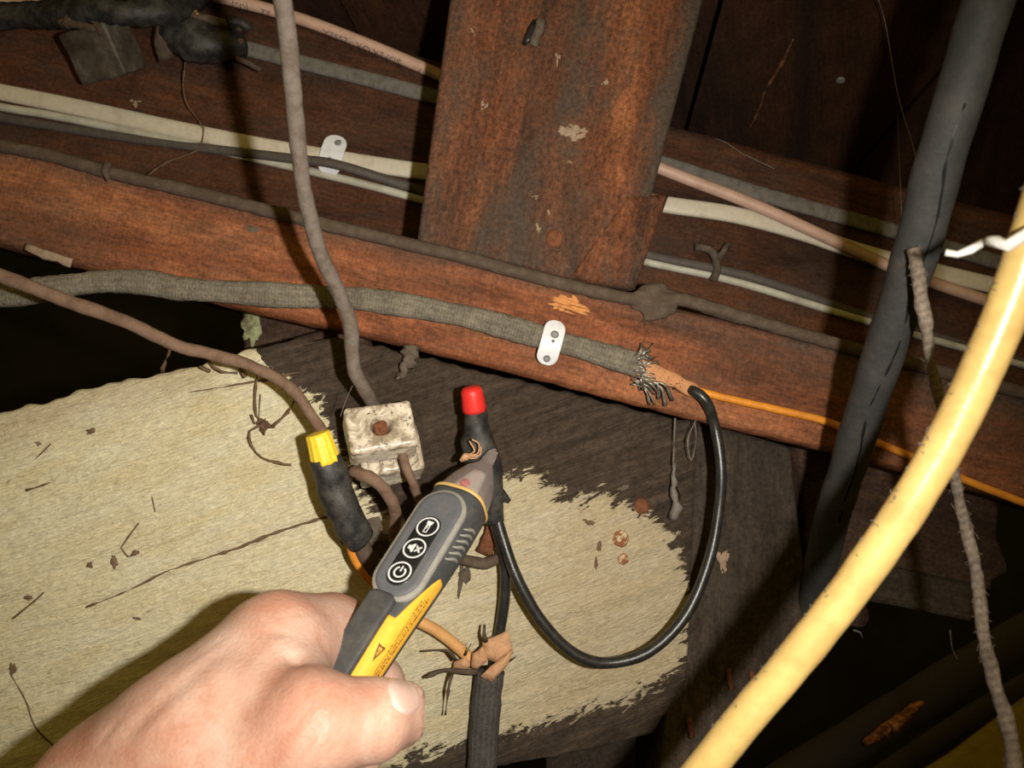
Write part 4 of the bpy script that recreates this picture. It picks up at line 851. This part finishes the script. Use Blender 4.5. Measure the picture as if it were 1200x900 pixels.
# button panel: raised stadium with worn rim
def stad(u, v, ua, ub, hw):
    c = min(max(u, ua + hw), ub - hw); return math.hypot(u - c, v) - hw
def topw(u): return float(np.interp(u, US, BB))
def stadium(ua, ub, hw, h, inset, n=16, cv=0):
    ring = []
    for q, z in ((0, -1.5), (0, h - .4), (.4, h), (inset, h), (hw * .99, h)):
        r_ = hw - q if q < hw * .9 else .05
        pts = []
        for k in range(2 * n):
            a = -PI / 2 + PI * k / (n - 1) if k < n else PI / 2 + PI * (k - n) / (n - 1)
            cu = (ub - hw) if k < n else (ua + hw)
            pts.append((cu + r_ * math.cos(a), cv + r_ * math.sin(a), z))
        ring.append(pts)
    v = [L(u, vv_, topw(u) * .985 + z) for rr in ring for u, vv_, z in rr]; m_ = 2 * n; f = []
    for i in range(4):
        for j in range(m_): a, b = i * m_ + j, i * m_ + (j + 1) % m_; f.append((a, b, b + m_, a + m_))
    f.append(tuple(4 * m_ + j for j in range(m_)))
    return Geo().add(v, f)
mk('panel_rim', stadium(1.5, 57, 11.4, .6, 2), mat('bead'), vt, 'worn pale rim of the button panel')
mk('button_panel', stadium(3.2, 55.2, 9.7, 1.5, 2), mat('panel'), vt, 'raised grey oblong button panel')
mk('button_strip', stadium(16.5, 51.0, 5.6, 1.72, 2), mat('penblack'), vt, 'black strip with three round buttons')
HT = 1.95
def ann(g, u, v, r0, r1, a0=0, a1=2 * PI, n=40):
    p = []
    for i in range(n + 1):
        a = a0 + (a1 - a0) * i / n
        for r_ in (r0, r1): p.append(L(u + r_ * math.cos(a), v + r_ * math.sin(a), topw(u) * .985 + HT))
    g.add(p, [(2 * i, 2 * i + 1, 2 * i + 3, 2 * i + 2) for i in range(n)])
def poly(g, u, pts): g.add([L(u + a, b, topw(u) * .985 + HT) for a, b in pts], [tuple(range(len(pts)))])
def bar(g, u, p, q, w2):
    d = Vector((q[0] - p[0], q[1] - p[1])).normalized(); n_ = Vector((-d.y, d.x)) * w2
    poly(g, u, [(p[0] + n_.x, p[1] + n_.y), (p[0] - n_.x, p[1] - n_.y), (q[0] - n_.x, q[1] - n_.y), (q[0] + n_.x, q[1] + n_.y)])
bu = [22.3, 33.3, 45.0]
for i, u in enumerate(bu):
    g = Geo(); ann(g, u, 0, 4.15, 4.85)
    if i == 0:                                              # torch
        poly(g, u, [(-2.9, -1.5), (-2.9, 1.5), (-1.6, 1.3), (-.6, .75), (-.6, -.75), (-1.6, -1.3)])
        bar(g, u, (-.6, -.72), (2.8, -.72), .22); bar(g, u, (-.6, .72), (2.8, .72), .22); bar(g, u, (2.7, -.9), (2.7, .9), .22); bar(g, u, (-1.2, -.2), (1, -.2), .18)
    elif i == 1:                                            # speaker with a cross
        poly(g, u, [(-.9, -2.9), (-.9, -1.9), (-2.1, -.6), (-2.1, -.1), (2.1, -.1), (2.1, -.6), (.9, -1.9), (.9, -2.9)])
        bar(g, u, (-1.4, .5), (1.4, 2.9), .38); bar(g, u, (1.4, .5), (-1.4, 2.9), .38)
    else:                                                   # power
        ann(g, u, 0, 1.9, 2.65, PI + .5, 3 * PI - .5); bar(g, u, (-2.9, 0), (-.3, 0), .36)
    mk('button_symbol', g, mat('penwhite'), vt, ['torch symbol in a white ring', 'muted speaker symbol in a white ring', 'power symbol in a white ring'][i], smooth=False)
# clip
def clipg(s, t):
    u = 55.5 + 45 * s; a = 2 * PI * t; hw = 6.0 - .5 * s - (2.2 if s < .02 else 0); c, q = math.cos(a), math.sin(a); e = 2 / 5
    return L(u, math.copysign(abs(c) ** e, c) * hw - .3, topw(u) + 2.2 + .8 * math.sin(min(1, s * 3) * PI / 2) + math.copysign(abs(q) ** e, q) * 1.9)
g, w_ = grid(Geo(), clipg, 30, 24, True); g.f += [tuple(range(24)), tuple(30 * 24 + j for j in range(24))]; mk('pocket_clip', g, mat('pen'), vt, 'dark pocket clip')
# grip ridges
for k in range(6):
    u = 11 + 3.1 * k
    pts = [sect(u + 1.5 + 2.6 * math.sin((q - .5) * 2.4), math.radians(-6 + 36 * q), .1 + .25 * math.sin(PI * q)) for q in (0, .25, .5, .75, 1)]
    mk('grip_ridge', T_(pts, .75, seg=8, step=.001, rfun=lambda t: .35 + .75 * math.sin(PI * t)), mat('bead'), vt)
# collar, clear tip, inner wedge and lamp
g, _ = grid(Geo(), lambda s, t: sect(-2.4 + 1.8 * s, 2 * PI * t, .45 * math.sin(PI * s) + .1), 4, 48, True); mk('collar_ring', g, mat('collar'), vt, 'thin amber collar ring')
TU = [0, 3, 8.5, 14, 18.5, 22.5, 24, 28, 31.5, 33.5]; TA = [12.2, 12.2, 11.0, 9.0, 6.8, 4.4, 3.5, 3.2, 2.7, 1.0]; TB = [11.8, 11.7, 10.4, 8.4, 6.0, 3.2, 2.3, 2.0, 1.7, .6]
def tip(s, t, k=1):
    u = 33.5 * s; a = 2 * PI * t; return L(-2 - u, np.interp(u, TU, TA) * k * math.cos(a), np.interp(u, TU, TB) * k * math.sin(a))
g, _ = grid(Geo(), tip, 60, 36, True); g.f += [tuple(range(36)), tuple(60 * 36 + j for j in range(36))]; mk('clear_tip', g, mat('clear'), vt, 'translucent smoky tip')
def wedge(s, t): a = 2 * PI * t; k = 1 - .5 * s; return L(-4 - 14 * s, 6.2 * k * math.cos(a) + 1.2, 5.2 + 3.4 * k * math.sin(a) - 3.4 * s)
g, _ = grid(Geo(), wedge, 6, 16, True); g.f += [tuple(range(16)), tuple(6 * 16 + j for j in range(16))]; mk('inner_reflector', g, mat('penwhite'), vt, 'white reflector inside the tip')
mk('indicator_lamp', disc(L(-6.5, 1.0, 7.8), ew, 2.1, 1.0, dome=.6), mat('led'), vt, 'small red lamp inside the tip')

# ------------------------------------------------------------------ hand
def Q(x, y, d): return np.array(P(x, y, d))
def mm(x): return x / 1000
def hand(p):
    s = lambda a, ra, b, rb: seg_d(p, Q(*a), Q(*b), mm(ra), mm(rb))
    h = s((50, 1040, .252), 22, (140, 925, .264), 20.5)                       # wrist
    h = smin(h, s((140, 925, .264), 20, (318, 758, .287), 14.6), .014)      # index metacarpal
    h = smin(h, s((130, 965, .262), 25, (272, 840, .274), 22), .016)        # back of hand body
    h = smin(h, s((120, 955, .285), 21, (285, 770, .310), 15), .012)        # middle metacarpal, behind
    h = smin(h, s((125, 965, .305), 19, (275, 795, .332), 14), .012)
    h = smin(h, s((130, 980, .32), 17, (270, 825, .350), 12), .012)
    th = s((170, 985, .252), 22, (368, 850, .251), 15.2)                    # thumb metacarpal
    th = smin(th, s((368, 850, .251), 15.0, (436, 843, .259), 12.0), .007)
    th = smin(th, s((436, 843, .259), 12.2, (468, 836, .270), 10.6), .005)
    h = smin(h, th, .016)
    h = smin(h, s((220, 865, .259), 18, (330, 806, .271), 13.5), .018)
    h = smin(h, s((332, 755, .291), 14.6, (380, 745, .313), 13.4), .008)         # web
    # index finger going behind the tester
    h = smin(h, s((318, 757, .287), 15, (398, 744, .322), 12.6), .014)
    def finger(h, pts, rs, k=.004):
        f = None
        for (a, b), (ra, rb) in zip(zip(pts, pts[1:]), zip(rs, rs[1:])):
            q = s(a, ra, b, rb); f = q if f is None else smin(f, q, .003)
        return smin(h, f, k)
    h = finger(h, [(398, 744, .322), (446, 800, .338), (470, 852, .318)], [12, 9.8, 8.2])
    h = finger(h, [(285, 770, .310), (372, 778, .345), (424, 838, .348), (425, 885, .322)], [14, 11, 9.8, 8.2])
    h = finger(h, [(275, 795, .332), (350, 815, .362), (398, 876, .358), (392, 915, .332)], [13, 10.5, 9.4, 8])
    h = finger(h, [(270, 825, .350), (332, 850, .372), (372, 900, .366), (368, 930, .342)], [11, 9, 8, 7])
    # wrinkles: shallow grooves
    def groove(h, pts, r, depth):
        g_ = None
        for a, b in zip(pts, pts[1:]): q = s(a, 0, b, 0); g_ = q if g_ is None else np.minimum(g_, q)
        return h + depth / 1000 * np.exp(-(g_ / mm(r)) ** 2)
    h = groove(h, [(402, 806, .238), (385, 836, .236), (362, 868, .235), (342, 905, .234)], 1.3, .9)
    h = groove(h, [(342, 772, .262), (352, 790, .258), (372, 802, .254)], 3.2, 1.4)
    h = groove(h, [(428, 806, .248), (436, 812, .246), (446, 826, .246), (450, 850, .247)], .9, .35)
    h = groove(h, [(436, 804, .248), (445, 812, .246), (455, 826, .247), (458, 850, .248)], .9, .35)
    h = groove(h, [(262, 752, .262), (215, 800, .252), (150, 858, .242)], 3.5, .9)
    h = groove(h, [(345, 716, .277), (366, 730, .286), (374, 752, .296)], 1.6, .25)
    for k in range(4):
        h = groove(h, [(352 + 9 * k, 706 + 2 * k, .280 + .004 * k), (366 + 7 * k, 724 + 2 * k, .284 + .004 * k), (372 + 5 * k, 748, .292 + .003 * k)], .8, .28)
    h = groove(h, [(120, 868, .246), (200, 800, .258), (262, 745, .268)], 1.6, .35); h = groove(h, [(300, 770, .262), (318, 790, .262), (322, 812, .258)], 1.2, .3)
    h = groove(h, [(318, 735, .268), (340, 752, .272), (350, 770, .278)], 2.0, .7)
    return h + wob(p, 170, 4) * .00045
corners = [Q(-60, 1080, .22), Q(560, 640, .22), Q(-60, 1080, .40), Q(560, 640, .40)]
lo = np.array([-.155, -.185, -.388]); hi = np.array([-.030, -.070, -.222])
v, f = surface_nets(hand, lo, hi, .00115)
ps = thing('person', 'bare left hand reaching in from the lower left, pinching the voltage tester', 'person', P(60, 1000, .25))
mk('hand', Geo().add(v, f.tolist()), mat('skin'), ps)
# thumb nail: patch lifted off the skin
na = Vector((.42, .42, .80)).normalized(); nc = P(473, 814, .262); nu_ = (P(492, 806, .262) - P(468, 822, .262)).normalized()
nu_ = Vector(Q(468, 836, .270) - Q(436, 843, .259)).normalized(); nu_ = (nu_ - na * nu_.dot(na)).normalized(); nv_ = na.cross(nu_)
pts = [np.array(nc) + np.array(na) * .02]; NR, NA = 9, 40; low = [.0006]
for i in range(1, NR + 1):
    for j in range(NA):
        a = 2 * PI * j / NA; q = i / NR; ca, sa = math.cos(a), math.sin(a)
        x = math.copysign(abs(ca) ** .78, ca) * (.0064 if ca > 0 else .0070); y = math.copysign(abs(sa) ** .78, sa) * .0062
        pts.append(np.array(nc) + np.array(nu_) * x * q + np.array(nv_) * y * q + np.array(na) * .02); low.append(.00055 if q < .85 else (.0004 if q < .98 else -.0003))
pts = np.array(pts); nn_ = np.array(na)
for _ in range(40): pts = pts - nn_ * (hand(pts)[:, None] - .0002) * .8
pts = pts + nn_ * np.array(low)[:, None]
g = Geo(); fcs = [(0, 1 + j, 1 + (j + 1) % NA) for j in range(NA)]
for i in range(NR - 1):
    for j in range(NA): a, b = 1 + i * NA + j, 1 + i * NA + (j + 1) % NA; fcs.append((a, a + NA, b + NA, b))
g.add(pts, fcs)
mk('thumb_nail', g, mat('nail'), ps, 'pale thumb nail')
